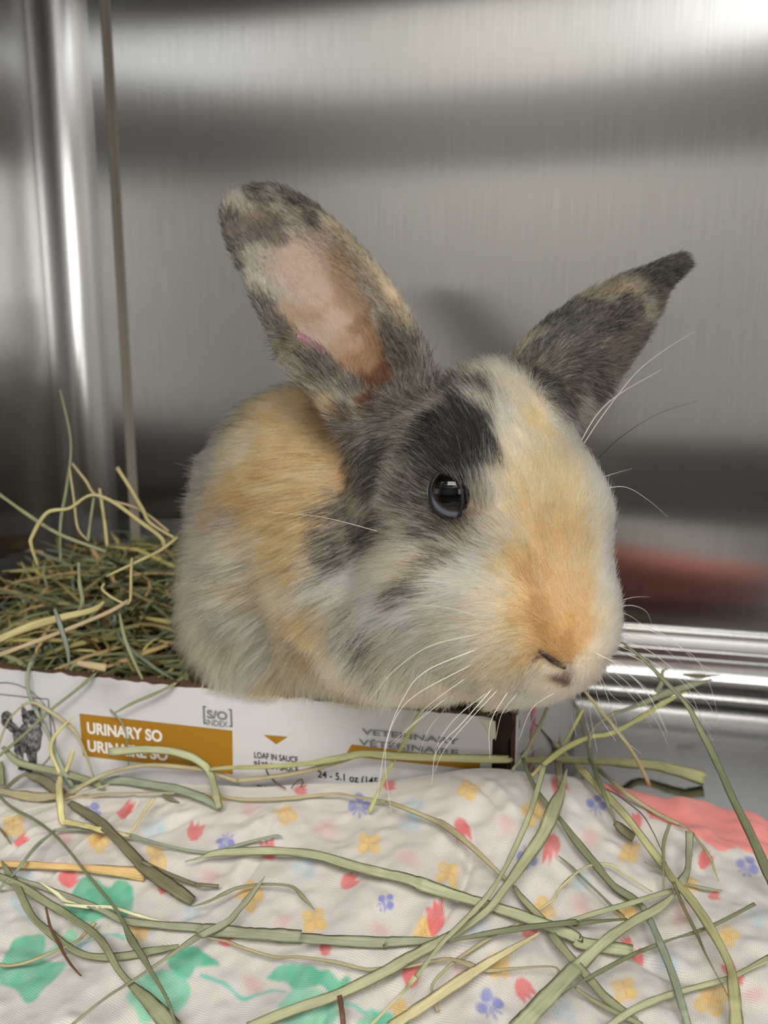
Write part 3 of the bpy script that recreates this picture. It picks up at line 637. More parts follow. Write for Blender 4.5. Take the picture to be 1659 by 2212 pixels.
BLADES = [
 ('long olive blade with a pinkish sheath running across the blanket below the box', 'olive', 3.5, [(-15.2,1704.6),(30.5,1713.5),(76.2,1722.4),(122.0,1720.6),(177.9,1722.4),(241.4,1714.8),(330.3,1712.3),(419.2,1714.8),(464.8,1716.1),(516.6,1726.5),(594.4,1726.5),(672.2,1720.0),(724.0,1714.8),(762.9,1720.0),(830.0,1731.6),(845.1,1734.9),(932.6,1769.3),(964.4,1785.3),(1020.1,1830.3),(1078.5,1886.0),(1110.3,1915.2)], [17.8,20.3,21.6,17.8,11.4,6.4,5.6,5.6,6.1,7.1,7.6,7.1,6.1,6.1,7.1,8.6,10.2,15.2,11.4,8.9,5.1], None, 0.16),
 ('green blade continuing from a pale knot and passing under the widest blade', 'green', 1.5, [(1110.3,1915.2),(1131.5,1944.4),(1181.9,1997.4),(1200.0,2029.0),(1263.6,2103.7),(1310.7,2156.3),(1357.7,2192.3),(1377.1,2206.1)], [9.3,14.6,15.9,18.6,18.6,19.1,15.9,10.6], None, 0.16),
 ('pale yellow blade folded into a zigzag below the cat picture', 'yellow', 7, [(159.1,1547.6),(119.3,1588.1),(110.3,1624.2),(128.4,1669.4),(128.3,1688.1),(128.3,1721.1),(134.7,1772.0),(144.8,1775.8),(177.9,1782.1),(228.7,1794.8),(279.5,1805.5)], [2.9,8.0,8.0,8.7,14.5,17.4,14.5,13.0,15.9,14.5,7.2], None, 0.16),
 ('pale yellow tip bent upward at the end of the zigzag blade', 'yellow', 5, [(278.2,1805.5),(292.2,1784.7),(310.0,1756.7),(334.1,1722.4)], [4.6,5.6,7.1,8.6], None, 0.16),
 ('short straw stub sticking up beside the cat picture', 'yellow', 8, [(157.3,1621.3),(150.1,1645.9),(141.0,1669.4)], [9.4,9.4,8.0], None, 0.16),
 ('thick dark olive bundle of flattened stems lying diagonally by the straw', 'dark', 3, [(149.9,1733.8),(177.9,1751.6),(210.9,1772.0),(241.4,1799.9),(292.2,1853.3),(317.6,1878.7),(368.4,1914.2),(416.7,1947.3)], [12.7,19.1,20.3,21.6,24.1,27.9,30.5,24.1], None, 0.16),
 ('thin dark stem splitting away from the thick olive bundle', 'dark', 4.5, [(304.9,1860.9),(368.4,1890.1),(419.2,1909.2),(425.9,1910.5),(472.6,1914.4)], [7.6,8.6,8.6,8.1,7.6], None, 0.16),
 ('thin dark winding blade running down from the left edge to the bottom', 'darkgreen', 6, [(-10.2,1711.0),(25.4,1744.0),(76.2,1772.0),(119.4,1805.0),(157.5,1848.2),(182.9,1881.2),(216.0,1921.9),(243.9,1954.9),(266.8,1993.0),(282.0,2026.0),(304.9,2061.6),(330.3,2104.8),(360.8,2158.2),(381.1,2216.6)], [5.6,6.6,6.6,6.1,5.6,6.1,6.6,6.1,7.6,15.8,14.0,8.9,7.1,6.4], None, 0.16),
 ('blue-green bent blade crossing above the straw stem', 'bluegreen', 2.5, [(-5.1,1924.4),(35.6,1881.2),(76.2,1830.4),(111.8,1799.9),(125.8,1792.8),(177.9,1792.3),(216.0,1796.9),(254.1,1800.4),(284.6,1805.0),(343.0,1822.8),(419.2,1839.3),(464.8,1840.5),(503.7,1828.8),(555.5,1814.6),(597.0,1805.0),(609.9,1808.1)], [8.6,8.6,8.1,7.1,6.6,6.6,6.6,6.1,7.1,6.6,6.1,6.6,7.1,6.6,5.1,1.3], None, 0.16),
 ('golden straw stem with a frayed cut end', 'straw', 2, [(-15.2,1866.0),(76.2,1870.0),(152.5,1874.1),(228.7,1879.9),(313.8,1888.8)], [15.2,15.8,16.8,20.3,29.2], None, 0.55),
 ('dark green blade bending sharply from the left edge to lie flat at bottom left', 'green', 2.2, [(3.8,1860.9),(20.3,1888.8),(38.1,1916.8),(68.6,1977.8),(106.7,2013.3),(142.3,2041.3),(188.0,2064.2),(254.1,2066.7),(330.3,2054.0),(360.8,2048.9),(386.2,2043.8)], [5.1,15.2,15.8,16.5,16.5,14.7,13.2,16.8,16.8,12.7,7.6], None, 0.16),
 ('long green blade running from the left edge to the bottom beside the green clover print', 'green', 4.5, [(-15.2,1886.3),(43.2,1913.0),(101.6,1949.8),(152.5,1980.3),(203.3,2015.9),(228.7,2046.4),(254.1,2092.1),(279.5,2122.6),(317.6,2158.2),(376.0,2224.2)], [11.4,15.8,16.8,16.8,15.8,15.2,13.2,14.0,27.9,40.7], None, 0.16),
 ('wide flat grey-green blade with a square cut end on the blanket', 'greygreen', 3.2, [(-15.2,1887.6),(63.5,1906.6),(127.0,1929.5),(177.9,1947.3),(228.7,1970.1),(266.8,1987.9),(343.0,1998.1),(419.2,2003.2),(438.9,2007.2),(503.7,2012.9),(581.4,2018.6),(650.9,2023.2)], [7.6,9.1,12.7,12.7,13.2,14.7,15.8,19.1,24.1,26.7,27.4,26.7], None, 0.16),
 ('grey-green blade emerging from the square cut end of the flat blade', 'greygreen', 2.4, [(648.8,2026.3),(762.9,2033.6),(830.0,2036.2),(839.8,2034.6),(892.8,2033.2),(932.6,2029.3),(947.2,2020.8)], [22.3,23.3,23.3,21.8,18.1,8.8,1.6], None, 0.16),
 ('creamy white curled sliver lying on the green clover print', 'cream', 6, [(135.9,1953.6),(190.6,1958.7),(241.4,1960.0),(292.2,1975.2),(330.3,1985.4),(363.3,1991.0)], [5.1,8.6,7.1,7.1,6.1,1.5], None, 0.16),
 ('creamy short sliver tucked above the curled white one', 'cream', 5, [(83.8,1904.1),(122.0,1929.5),(142.3,1944.7),(182.9,1952.4)], [1.5,8.6,9.1,3.6], None, 0.16),
 ('thin reddish brown rootlet hanging over the green clover print', 'brown', 4, [(99.1,1960.0),(109.3,2003.2),(127.0,2038.7),(142.3,2066.7),(157.5,2089.6),(175.3,2108.6)], [4.6,5.6,6.1,5.6,5.1,3.6], None, 0.7),
 ('thin olive curl entering from the left edge above the leftmost clover', 'olive', 4, [(-10.2,2081.9),(20.3,2085.8),(63.5,2076.9),(114.3,2056.5),(165.2,2033.7),(181.7,2018.4),(205.8,1991.7)], [7.6,6.6,7.6,6.6,7.1,7.6,10.2], None, 0.16),
 ('long grey-green blade rising from the bottom edge to a pointed tip at centre left', 'greygreen', 6.5, [(152.5,2216.6),(228.7,2155.6),(292.2,2115.0),(355.7,2071.8),(419.2,2028.6),(438.9,2018.1),(490.7,1992.1),(516.6,1963.6),(545.1,1929.9),(572.4,1893.1)], [7.6,7.6,8.1,8.6,14.7,16.3,15.2,14.0,12.7,1.3], None, 0.16),
 ('short dark blade tip poking out below the long olive blade', 'dark', 1.5, [(350.6,1716.6),(368.4,1726.2),(387.5,1733.3)], [6.6,8.6,1.3], None, 0.16),
 ('dark green blade lying against the foot of the cat picture', 'green', 5, [(5.4,1613.4),(43.4,1647.7),(126.6,1667.6),(198.9,1689.3),(224.2,1703.8)], [8.0,14.5,15.9,15.9,7.2], None, 0.16),
 ('folded blade piece lying below the gold band', 'bluegreen', 3, [(202.5,1691.1),(253.2,1685.7),(307.4,1692.2),(379.7,1704.5),(434.0,1721.9),(475.6,1745.4)], [8.7,18.1,17.4,19.5,20.3,14.5], None, 0.16),
 ('broad pale green blade arching over the gold band and folding down', 'palegreen', 9, [(473.8,1745.4),(464.7,1707.4),(455.7,1674.9),(439.4,1651.4),(397.8,1629.7),(325.5,1619.2),(235.1,1625.0)], [15.9,16.6,16.6,16.6,17.4,15.9,18.1], None, 0.16),
 ('long frayed hay stem stretching across the box front past its torn corner', 'stem', 8, [(452.1,1662.2),(506.3,1658.6),(540.4,1658.0),(653.4,1651.2),(721.2,1639.9),(789.1,1628.6),(856.9,1633.1),(947.3,1636.7),(1082.9,1639.9),(1119.2,1641.3),(1278.1,1645.2),(1397.2,1651.2),(1456.8,1663.1),(1520.4,1681.0)], [8.7,10.8,12.3,13.0,14.5,15.9,16.6,17.4,17.4,18.8,20.3,21.0,23.9,31.8], None, 0.5),
 ('twisted pale stem running along the bottom of the box front', 'olive', 6, [(139.2,1721.9),(198.9,1685.7),(253.2,1664.0),(318.3,1653.2),(397.8,1657.5),(444.8,1663.3),(509.9,1686.4),(517.8,1686.0),(585.6,1678.3),(653.4,1667.0),(721.2,1648.9),(775.5,1634.4)], [12.3,10.1,9.4,8.7,10.1,10.8,10.1,9.4,9.4,10.1,9.4,5.1], None, 0.16),
 ('thin green blade slanting across the cat picture', 'green', 3, [(215.2,1446.3),(195.3,1465.1),(162.7,1492.2),(108.5,1534.5),(54.2,1585.2),(-7.2,1636.9)], [5.8,8.7,6.5,6.5,6.5,7.2], None, 0.16),
 ('small green blade hooked over the box rim above the gold band', 'green', 3, [(394.9,1468.0),(376.1,1477.8),(343.6,1494.8),(289.3,1517.5),(245.9,1540.3),(238.7,1532.0),(249.5,1544.7),(267.6,1570.0),(276.7,1617.0),(277.8,1653.2)], [2.9,8.7,8.0,6.5,3.6,2.9,3.6,3.6,3.3,2.2], None, 0.16),
 ('blue-green blade draped over the box rim beside the cat picture', 'bluegreen', 3.5, [(119.3,1392.8),(86.8,1407.2),(65.1,1436.2),(59.7,1483.2),(77.8,1533.8),(108.5,1595.3),(130.2,1649.5),(155.5,1700.2)], [7.2,10.8,8.7,8.0,8.7,7.2,8.7,12.3], None, 0.16),
 ('thin golden arc of hay looping over the cat picture', 'olive', 7, [(-3.6,1617.0),(7.2,1580.8),(25.3,1546.5),(65.1,1517.5),(108.5,1537.4),(159.1,1577.2),(184.4,1627.8),(202.5,1678.5)], [4.3,4.3,4.3,6.5,8.7,7.2,5.8,2.9], None, 0.16),
 ('widest pale green blade crossing the middle of the blanket to a cut end', 'palegreen', 5, [(400.0,1861.2),(431.1,1853.5),(464.8,1843.1),(529.6,1838.7),(607.4,1838.7),(685.1,1847.5),(762.9,1870.3),(830.0,1887.2),(879.6,1898.0),(932.6,1917.9),(1012.2,1941.7),(1065.2,1959.0),(1144.8,1984.7),(1240.0,2022.6),(1255.3,2037.3),(1367.4,2054.5)], [3.6,6.7,14.5,18.7,16.6,18.7,20.7,21.3,24.6,28.5,22.8,22.8,23.8,25.9,27.0,24.9], None, 0.16),
 ('long crumpled blade rising from the bottom edge to the box corner', 'crumple', 4, [(534.8,2220.2),(633.3,2181.3),(724.0,2150.2),(830.0,2099.7),(879.6,2070.4),(945.9,2034.6),(985.7,2013.4),(1052.0,1965.6),(1091.7,1916.5),(1131.5,1862.2),(1171.3,1803.8),(1197.8,1742.8),(1213.7,1703.0),(1224.4,1660.6)], [21.8,22.8,21.8,23.8,23.8,20.7,18.7,17.1,17.1,23.8,27.0,30.1,16.6,3.1], None, 0.16),
 ('slim twisted blade curving down the middle to a pale node', 'palegreen', 7.5, [(1175.3,1652.7),(1158.0,1716.3),(1142.1,1764.0),(1113.0,1830.3),(1086.4,1883.4),(1052.0,1936.4),(1006.9,1984.2),(959.1,2031.9),(927.3,2071.7),(898.1,2111.5)], [14.3,12.2,12.2,12.2,9.0,11.7,12.2,11.7,9.0,13.3], None, 0.16),
 ('pale straw stem continuing down from the node to the bottom edge', 'straw2', 6, [(898.1,2110.2),(884.9,2127.4),(866.3,2147.3),(805.3,2209.6),(792.0,2222.9)], [14.9,10.6,6.4,6.9,6.4], None, 0.6),
 ('thin olive blade waving across the lower middle of the blanket', 'olive', 3.4, [(449.2,2025.8),(490.7,2033.6),(529.6,2049.2),(594.4,2067.3),(646.2,2067.3),(724.0,2078.2),(788.8,2093.7),(830.0,2091.1),(866.3,2090.8),(932.6,2077.0),(972.4,2071.7),(1012.2,2082.8),(1052.0,2096.1),(1105.0,2092.9),(1192.5,2088.1),(1209.8,2104.9),(1235.0,2127.4)], [3.6,6.2,6.7,6.2,5.7,7.3,7.8,6.7,4.7,7.8,8.3,11.9,9.3,6.2,4.7,10.4,5.2], None, 0.16),
 ('dark green narrow blade lying over the cut end of the widest blade', 'darkgreen', 7, [(959.1,2035.1),(1038.7,2019.2),(1118.3,2005.9),(1240.0,1992.1),(1241.5,1996.4),(1283.0,1990.9),(1354.9,1985.3)], [3.7,11.1,12.7,12.2,11.1,10.6,5.3], None, 0.16),
 ('pale broad straw blade leaving through the bottom edge', 'straw2', 4.5, [(839.8,2220.2),(932.6,2159.2),(1012.2,2106.2),(1065.2,2073.0),(1118.3,2042.5),(1167.3,2013.9)], [23.9,23.9,22.8,17.0,11.7,3.7], None, 0.16),
 ('thin olive blade ending in a brown hooked tip', 'olive', 2.2, [(1122.2,1994.3),(1086.4,2010.7),(1057.3,2026.6),(1012.2,2055.8),(972.4,2085.0),(935.3,2124.7),(936.6,2153.9),(945.9,2185.7)], [6.4,6.4,7.4,8.0,6.9,5.8,6.4,8.5], None, 0.16),
 ('pale curled wisp with a brown split end on the right of the blanket', 'straw2', 3.5, [(1155.4,1972.2),(1195.2,1943.1),(1208.4,1920.5),(1240.0,1890.0),(1213.8,1912.8),(1241.5,1887.9),(1277.5,1868.6),(1319.0,1868.0),(1352.2,1890.2),(1408.9,1926.7)], [4.8,5.8,5.8,5.3,5.3,6.4,5.3,5.8,4.2,3.2], None, 0.16),
 ('narrow twisted green blade crossing from the box corner to the lower right', 'darkgreen', 3.8, [(1095.3,1504.2),(1119.2,1587.6),(1135.1,1655.2),(1158.9,1706.8),(1184.7,1740.6),(1210.5,1770.4),(1241.5,1813.2),(1283.0,1863.0),(1324.5,1912.8),(1366.0,1940.5),(1393.7,1962.6)], [5.6,7.2,8.7,11.1,11.9,10.3,16.7,17.5,15.9,17.5,7.9], None, 0.16),
 ('flat grey-green blade running straight to the bottom edge at lower right', 'bluegreen', 2.6, [(1388.1,1957.1),(1407.5,1995.8),(1429.6,2045.6),(1454.5,2109.3),(1471.1,2164.6),(1487.7,2219.9)], [11.1,15.5,16.6,17.2,17.2,16.0], None, 0.16),
 ('longest striped blade bent over the box corner to the bottom right', 'stem', 6, [(1039.7,1513.0),(1107.3,1534.0),(1158.9,1565.8),(1206.6,1615.4),(1258.2,1665.1),(1309.8,1718.7),(1357.5,1770.4),(1429.0,1863.7),(1435.2,1865.8),(1449.0,1893.5),(1490.5,1940.5),(1532.0,2001.4),(1573.5,2078.8),(1584.6,2134.2),(1591.5,2219.9)], [11.9,16.7,15.9,15.9,17.5,18.3,17.5,17.5,9.5,15.9,19.1,20.7,17.5,26.2,31.8], None, 0.16),
 ('short green blade folded at its tip hanging beside the longest blade', 'darkgreen', 12, [(1226.4,1498.3),(1250.3,1540.0),(1266.1,1595.6),(1278.1,1643.3),(1301.9,1706.8),(1329.7,1778.3)], [5.6,8.7,9.5,8.7,10.3,4.8], None, 0.16),
 ('square dark folded tip lying beside the longest blade', 'dark', 7, [(1327.7,1776.3),(1345.6,1792.2),(1369.4,1810.1)], [11.9,20.7,20.7], None, 0.16),
 ('yellow-green stalk leaning on the steel floor right of the chin', 'straw2', 0, [(1250.3,1476.4),(1297.9,1536.0),(1329.7,1575.7),(1369.4,1631.3),(1402.0,1695.7)], [5.6,7.2,7.9,8.7,9.5], [0.285,0.3,0.315,0.335,0.366], 0.7),
 ('pale green wisp arching over the steel floor behind the box corner', 'yellowgreen', 2, [(1147.0,1677.0),(1178.8,1647.2),(1222.4,1615.4),(1274.1,1592.4),(1317.8,1584.5),(1377.4,1553.9),(1433.0,1518.1),(1484.6,1492.3)], [6.4,11.9,13.5,11.1,11.1,13.5,14.3,4.8], [0.34,0.345,0.355,0.37,0.38,0.4,0.42,0.44], 0.16),
 ('grey-green wisp lying across the steel floor behind the whiskers', 'greygreen', 2, [(1274.1,1615.4),(1278.1,1579.7),(1317.8,1545.9),(1377.4,1524.1),(1436.9,1498.3),(1492.6,1480.4),(1538.2,1466.5)], [5.6,7.9,8.7,10.3,15.9,14.3,6.4], [0.36,0.37,0.39,0.41,0.43,0.445,0.455], 0.16),
 ('small dark leaf fragment on the ledge of the steel floor', 'dark', 2, [(1472.7,1457.4),(1512.4,1460.5),(1556.1,1459.7)], [5.6,11.9,4.0], [0.56,0.56,0.56], 0.16),
 ('small loose curl of hay beside the steel ledge', 'greygreen', 2, [(1417.1,1496.3),(1429.0,1476.4),(1431.0,1452.6),(1440.9,1444.6)], [11.9,10.3,8.7,4.8], [0.44,0.445,0.45,0.455], 0.16),
 ('thin pale blade standing behind the box corner', 'palegreen', 2, [(1107.3,1663.1),(1131.1,1631.3),(1158.9,1583.7),(1182.7,1528.1)], [7.2,8.7,9.5,7.9], [0.345,0.35,0.355,0.36], 0.16),
 ('short yellow blade leaning behind the box corner', 'yellowgreen', 2, [(1216.5,1609.5),(1238.3,1571.8),(1260.2,1532.0)], [5.6,7.9,6.4], [0.365,0.37,0.375], 0.16),
 ('dark narrow leaf hanging down over the box corner', 'dark', 6, [(1180.7,1500.3),(1190.7,1536.0),(1200.6,1599.6),(1206.6,1655.2),(1209.7,1702.8)], [10.3,18.3,19.9,15.9,9.5], None, 0.16),
 ('broad pale blade rising from the bottom edge in the lower right', 'palegreen', 6.5, [(1113.0,2228.2),(1171.3,2164.5),(1235.0,2098.2),(1255.3,2081.6),(1310.7,2030.4),(1366.0,1991.7),(1421.3,1961.3),(1457.3,1930.8)], [39.8,37.1,31.8,27.6,22.3,18.6,20.2,8.0], None, 0.16),
 ('crumpled upright blade end with a ragged top at the right', 'greygreen', 9, [(1455.9,1930.8),(1472.5,1904.5),(1485.0,1879.6),(1488.3,1843.7),(1490.0,1796.6)], [8.3,19.4,12.2,14.4,17.2], None, 0.16),
 ('straight pale green blade meeting the crumpled end from the left', 'palegreen', 5, [(1200.0,1997.2),(1241.5,1986.2),(1283.0,1973.7),(1366.0,1949.4),(1453.2,1922.5)], [6.1,9.4,11.1,12.2,11.1], None, 0.16),
 ('long thin dark twisted blade slanting across the lower right', 'darkgreen', 7, [(1194.5,2164.6),(1241.5,2129.2),(1296.8,2098.8),(1366.0,2062.2),(1393.7,2051.2),(1449.0,2029.6),(1504.3,2013.0),(1559.7,1989.8),(1631.1,1952.1)], [3.3,3.9,9.4,8.3,10.0,4.4,7.2,7.7,7.7], None, 0.16),
 ('long pale blade sweeping from the bottom edge to the right edge', 'palegreen', 3, [(1310.7,2219.9),(1366.0,2182.6),(1421.3,2157.7),(1476.7,2140.3),(1568.0,2115.4),(1615.0,2093.2),(1664.8,2067.8)], [13.8,15.5,14.4,12.2,11.1,12.2,18.3], None, 0.16),
 ('short green blade at the bottom below the broad pale blade', 'green', 3, [(1241.5,2132.8),(1283.0,2161.8),(1324.5,2184.0),(1388.1,2214.4)], [5.5,10.0,11.1,11.1], None, 0.16),
 ('thin upright green wisp below the coral border', 'green', 4, [(1446.8,1778.7),(1433.8,1821.5),(1434.1,1871.3),(1432.4,1926.1)], [6.6,7.7,5.5,3.9], None, 0.16),
 ('tiny grey-green wisp left of the longest blade', 'greygreen', 2, [(1392.3,1861.7),(1418.6,1876.9),(1443.5,1889.6)], [2.2,6.1,5.5], None, 0.16),
 ('small grey-green wisp pointing right from the ragged blade end', 'greygreen', 3, [(1485.0,1910.1),(1518.2,1918.4),(1561.1,1924.5)], [3.9,7.7,2.8], None, 0.16),
 ('thin dark tail splitting from the longest blade near the right', 'dark', 5, [(1454.5,1904.5),(1476.7,1959.9),(1504.3,2015.2),(1526.5,2065.0),(1572.1,2150.8)], [8.3,8.3,7.7,3.9,1.4], None, 0.16),
 ('hair-thin brown stem arching above the right of the blanket', 'brown', 8, [(1302.4,1701.2),(1332.8,1717.8),(1354.9,1733.0),(1388.1,1760.7),(1410.3,1796.6),(1429.6,1838.1)], [3.3,3.3,3.0,2.8,2.5,1.9], None, 0.8),
 ('olive leaf lying over the coral border edge', 'olive', 5, [(1277.5,1644.5),(1294.1,1662.5),(1324.5,1688.7),(1354.9,1715.0),(1390.9,1739.1),(1421.3,1757.9),(1469.8,1781.4)], [8.3,10.0,11.1,11.1,8.3,9.4,7.2], None, 0.16),
 ('narrow curved olive tip hanging below the coral border', 'olive', 3, [(1467.0,1777.8),(1493.3,1796.6),(1509.9,1818.8),(1532.0,1849.2),(1552.8,1903.2)], [6.1,3.9,6.1,7.2,1.4], None, 0.16),
 ('thin dark green blade ending under the narrow dark blade', 'darkgreen', 3, [(1206.9,1849.2),(1233.2,1871.3),(1255.3,1893.5),(1291.3,1926.7),(1319.0,1954.3),(1349.4,1980.6)], [2.8,5.5,6.1,4.4,6.1,3.9], None, 0.16),
 ('slim arched blade ending at a yellow flower print', 'green', 5, [(415.6,1958.4),(451.8,1946.8),(482.9,1931.2),(516.6,1917.5),(568.5,1910.0),(628.1,1914.4),(654.0,1937.7),(679.4,1964.9)], [2.1,6.7,8.8,7.8,5.7,5.7,9.3,2.1], None, 0.16),
 ('thin pale stalk standing from the blanket up to the box rim', 'yellowgreen', 4, [(917.9,1524.6),(895.3,1560.8),(870.4,1608.2),(847.8,1648.9),(825.2,1694.1),(798.1,1755.2)], [7.2,9.9,8.1,8.1,8.1,9.0], None, 0.7),
 ('green blade end standing at the left edge beside the cat picture', 'green', 4, [(-1.8,1645.9),(0.0,1671.2),(1.8,1698.4)], [14.5,18.1,18.1], None, 0.16),
 ('brown stub sticking up at the bottom edge near the clover print', 'brown', 3, [(733.1,2150.2),(738.2,2181.3),(742.1,2220.2)], [10.4,11.4,11.4], None, 0.16),
 ('dark olive blade arched against the box at the left', 'dark', 6, [(10.8,1705.6),(32.5,1685.7),(54.2,1673.1),(72.3,1676.7),(97.6,1687.5),(123.0,1707.4),(144.7,1718.3)], [7.2,9.4,9.4,18.1,21.7,21.7,10.8], None, 0.16),
 ('very thin pale awn crossing the left edge', 'cream', 8, [(-5.1,1775.0),(25.4,1762.3),(63.5,1749.6),(106.7,1738.9),(142.3,1726.2),(193.1,1709.7),(236.3,1693.2)], [2.3,2.3,2.3,2.0,2.0,1.8,1.3], None, 0.9),
 ('short dark sprig at the left edge above the straw', 'dark', 2, [(-2.5,1787.2),(10.2,1802.5),(22.9,1822.8)], [4.6,5.1,2.0], None, 0.16),
 ('right long dark green blade slanting from the whiskers to the right edge', 'darkgreen', 3, [(1333.7,1381.1),(1381.3,1416.8),(1436.9,1472.4),(1484.6,1524.1),(1516.4,1583.7),(1548.2,1647.2),(1583.9,1726.7),(1619.7,1798.2),(1659.0,1885.6),(1675.3,1921.3)], [4.8,7.2,9.5,11.1,14.3,15.1,15.9,19.1,22.2,22.2], [0.3,0.3,0.295,0.29,0.285,0.285,0.29,0.295,0.3,0.3], 0.16),
 ('crinkled thin brown thread curling against the box print', 'brown', 4, [(572.1,1653.4),(578.8,1671.5),(590.1,1685.1),(606.0,1697.7),(617.3,1703.2)], [3.2,3.2,3.2,3.2,2.7], None, 0.9),
 ('tiny brown loop of hay standing at the blanket edge', 'brown', 4, [(628.6,1703.2),(637.6,1691.9),(648.9,1683.7),(654.3,1689.6),(648.9,1700.9)], [2.7,2.7,2.7,2.7,2.7], None, 0.9),
]
STALKS = [
 ('tall thin green stalk standing in front of the rounded cage corner', 'hgreen', 2, [(130.0,842.0),(150.0,930.0),(153.0,985.0),(143.0,1060.0),(131.0,1130.0),(131.0,1215.0)], [5.0,6.0,6.0,7.0,7.0,6.0], [0.46,0.46,0.455,0.45,0.445,0.44], 0.16),
 ('yellow kinked stalk arching above the hay pile', 'hyellow', 2, [(82.0,1222.0),(68.0,1180.0),(70.0,1158.0),(102.0,1108.0),(150.0,1098.0),(195.0,1070.0),(240.0,1082.0),(300.0,1125.0),(348.0,1162.0),(355.0,1185.0)], [7.0,8.0,9.0,9.0,8.0,8.0,9.0,10.0,10.0,8.0], [0.42,0.42,0.42,0.42,0.42,0.42,0.42,0.42,0.42,0.42], 0.16),
 ('straight green stalk entering the hay pile from the left edge', 'hgreen', 2, [(-10.0,1062.0),(60.0,1112.0),(130.0,1155.0),(230.0,1192.0)], [8.0,9.0,9.0,8.0], [0.43,0.43,0.425,0.42], 0.16),
 ('pale curved stalk leaning up beside the wall seam', 'hyellow', 2, [(253.0,1010.0),(280.0,1052.0),(308.0,1100.0),(325.0,1130.0),(378.0,1163.0)], [9.0,9.0,9.0,8.0,7.0], [0.45,0.445,0.44,0.435,0.43], 0.16),
 ('thin dry stalk crossing behind the yellow kinked one', 'hstraw', 2, [(155.0,1000.0),(185.0,1038.0),(212.0,1072.0),(300.0,1100.0),(365.0,1148.0)], [6.0,7.0,7.0,6.0,6.0], [0.455,0.45,0.45,0.45,0.44], 0.16),
 ('green stalk standing in the middle of the hay pile', 'hgreen', 2, [(203.0,1075.0),(195.0,1130.0),(190.0,1170.0)], [7.0,7.0,7.0], [0.44,0.435,0.43], 0.16),
 ('yellow stalk standing right of the pile middle', 'hyellow', 2, [(215.0,1055.0),(225.0,1120.0),(232.0,1180.0)], [7.0,8.0,8.0], [0.44,0.435,0.43], 0.16),
 ('dry stalk hanging down from the crossing of the tall stalks', 'hstraw', 2, [(150.0,1010.0),(160.0,1080.0),(168.0,1140.0),(190.0,1168.0)], [5.0,6.0,6.0,5.0], [0.45,0.445,0.44,0.435], 0.16),
 ('wide yellow-green blade lying across the hay at the left edge', 'hyellow', 3, [(-10.0,1385.0),(60.0,1355.0),(130.0,1335.0),(200.0,1318.0),(225.0,1300.0)], [16.0,20.0,18.0,14.0,8.0], [0.385,0.39,0.39,0.395,0.4], 0.16),
 ('pale straw blade lying below the wide yellow-green one', 'hstraw', 3, [(-10.0,1418.0),(80.0,1385.0),(170.0,1350.0),(240.0,1320.0),(278.0,1297.0)], [10.0,11.0,11.0,10.0,8.0], [0.38,0.385,0.39,0.395,0.4], 0.16),
 ('grey-green blade dipping from the pile behind the box rim', 'hblue', 3, [(118.0,1315.0),(130.0,1350.0),(145.0,1400.0),(150.0,1440.0)], [7.0,11.0,9.0,5.0], [0.375,0.372,0.37,0.37], 0.16),
 ('short straw stub lying just behind the box rim', 'hstraw', 3, [(165.0,1432.0),(200.0,1438.0),(230.0,1443.0)], [14.0,18.0,18.0], [0.375,0.375,0.375], 0.16),
 ('thin green blade hanging down to the box rim beside the rabbit', 'hgreen', 3, [(258.0,1325.0),(270.0,1380.0),(290.0,1430.0),(308.0,1468.0)], [6.0,9.0,8.0,5.0], [0.385,0.38,0.375,0.37], 0.16),
 ('bent thin stalk forming a loop in the hay centre', 'hyellow', 3, [(225.0,1260.0),(222.0,1275.0),(255.0,1298.0),(280.0,1300.0),(283.0,1240.0),(285.0,1205.0)], [5.0,6.0,6.0,6.0,6.0,5.0], [0.4,0.4,0.4,0.4,0.405,0.41], 0.16),
 ('long yellow stalk slanting up toward the rabbit', 'hyellow', 3, [(230.0,1245.0),(300.0,1212.0),(345.0,1190.0),(385.0,1160.0)], [6.0,7.0,8.0,7.0], [0.41,0.41,0.415,0.42], 0.16),
 ('green blade dropping through the pile below the loop', 'hgreen', 3, [(170.0,1215.0),(172.0,1260.0),(178.0,1300.0),(165.0,1330.0)], [7.0,9.0,9.0,7.0], [0.4,0.4,0.395,0.395], 0.16),
]
for k, (label, key, lift, pts, wid, dz, th) in enumerate(BLADES):
    blade('hay_leaf', 'hay blade', label, key, lift, pts, wid, dz, th, 'loose hay blades on the blanket and box', 100 + k)
for k, (label, key, lift, pts, wid, dz, th) in enumerate(STALKS):
    blade('hay_stalk', 'hay stalk', label, key, lift, pts, wid, dz, .4, 'hay stalks sticking out of the tray', 300 + k)
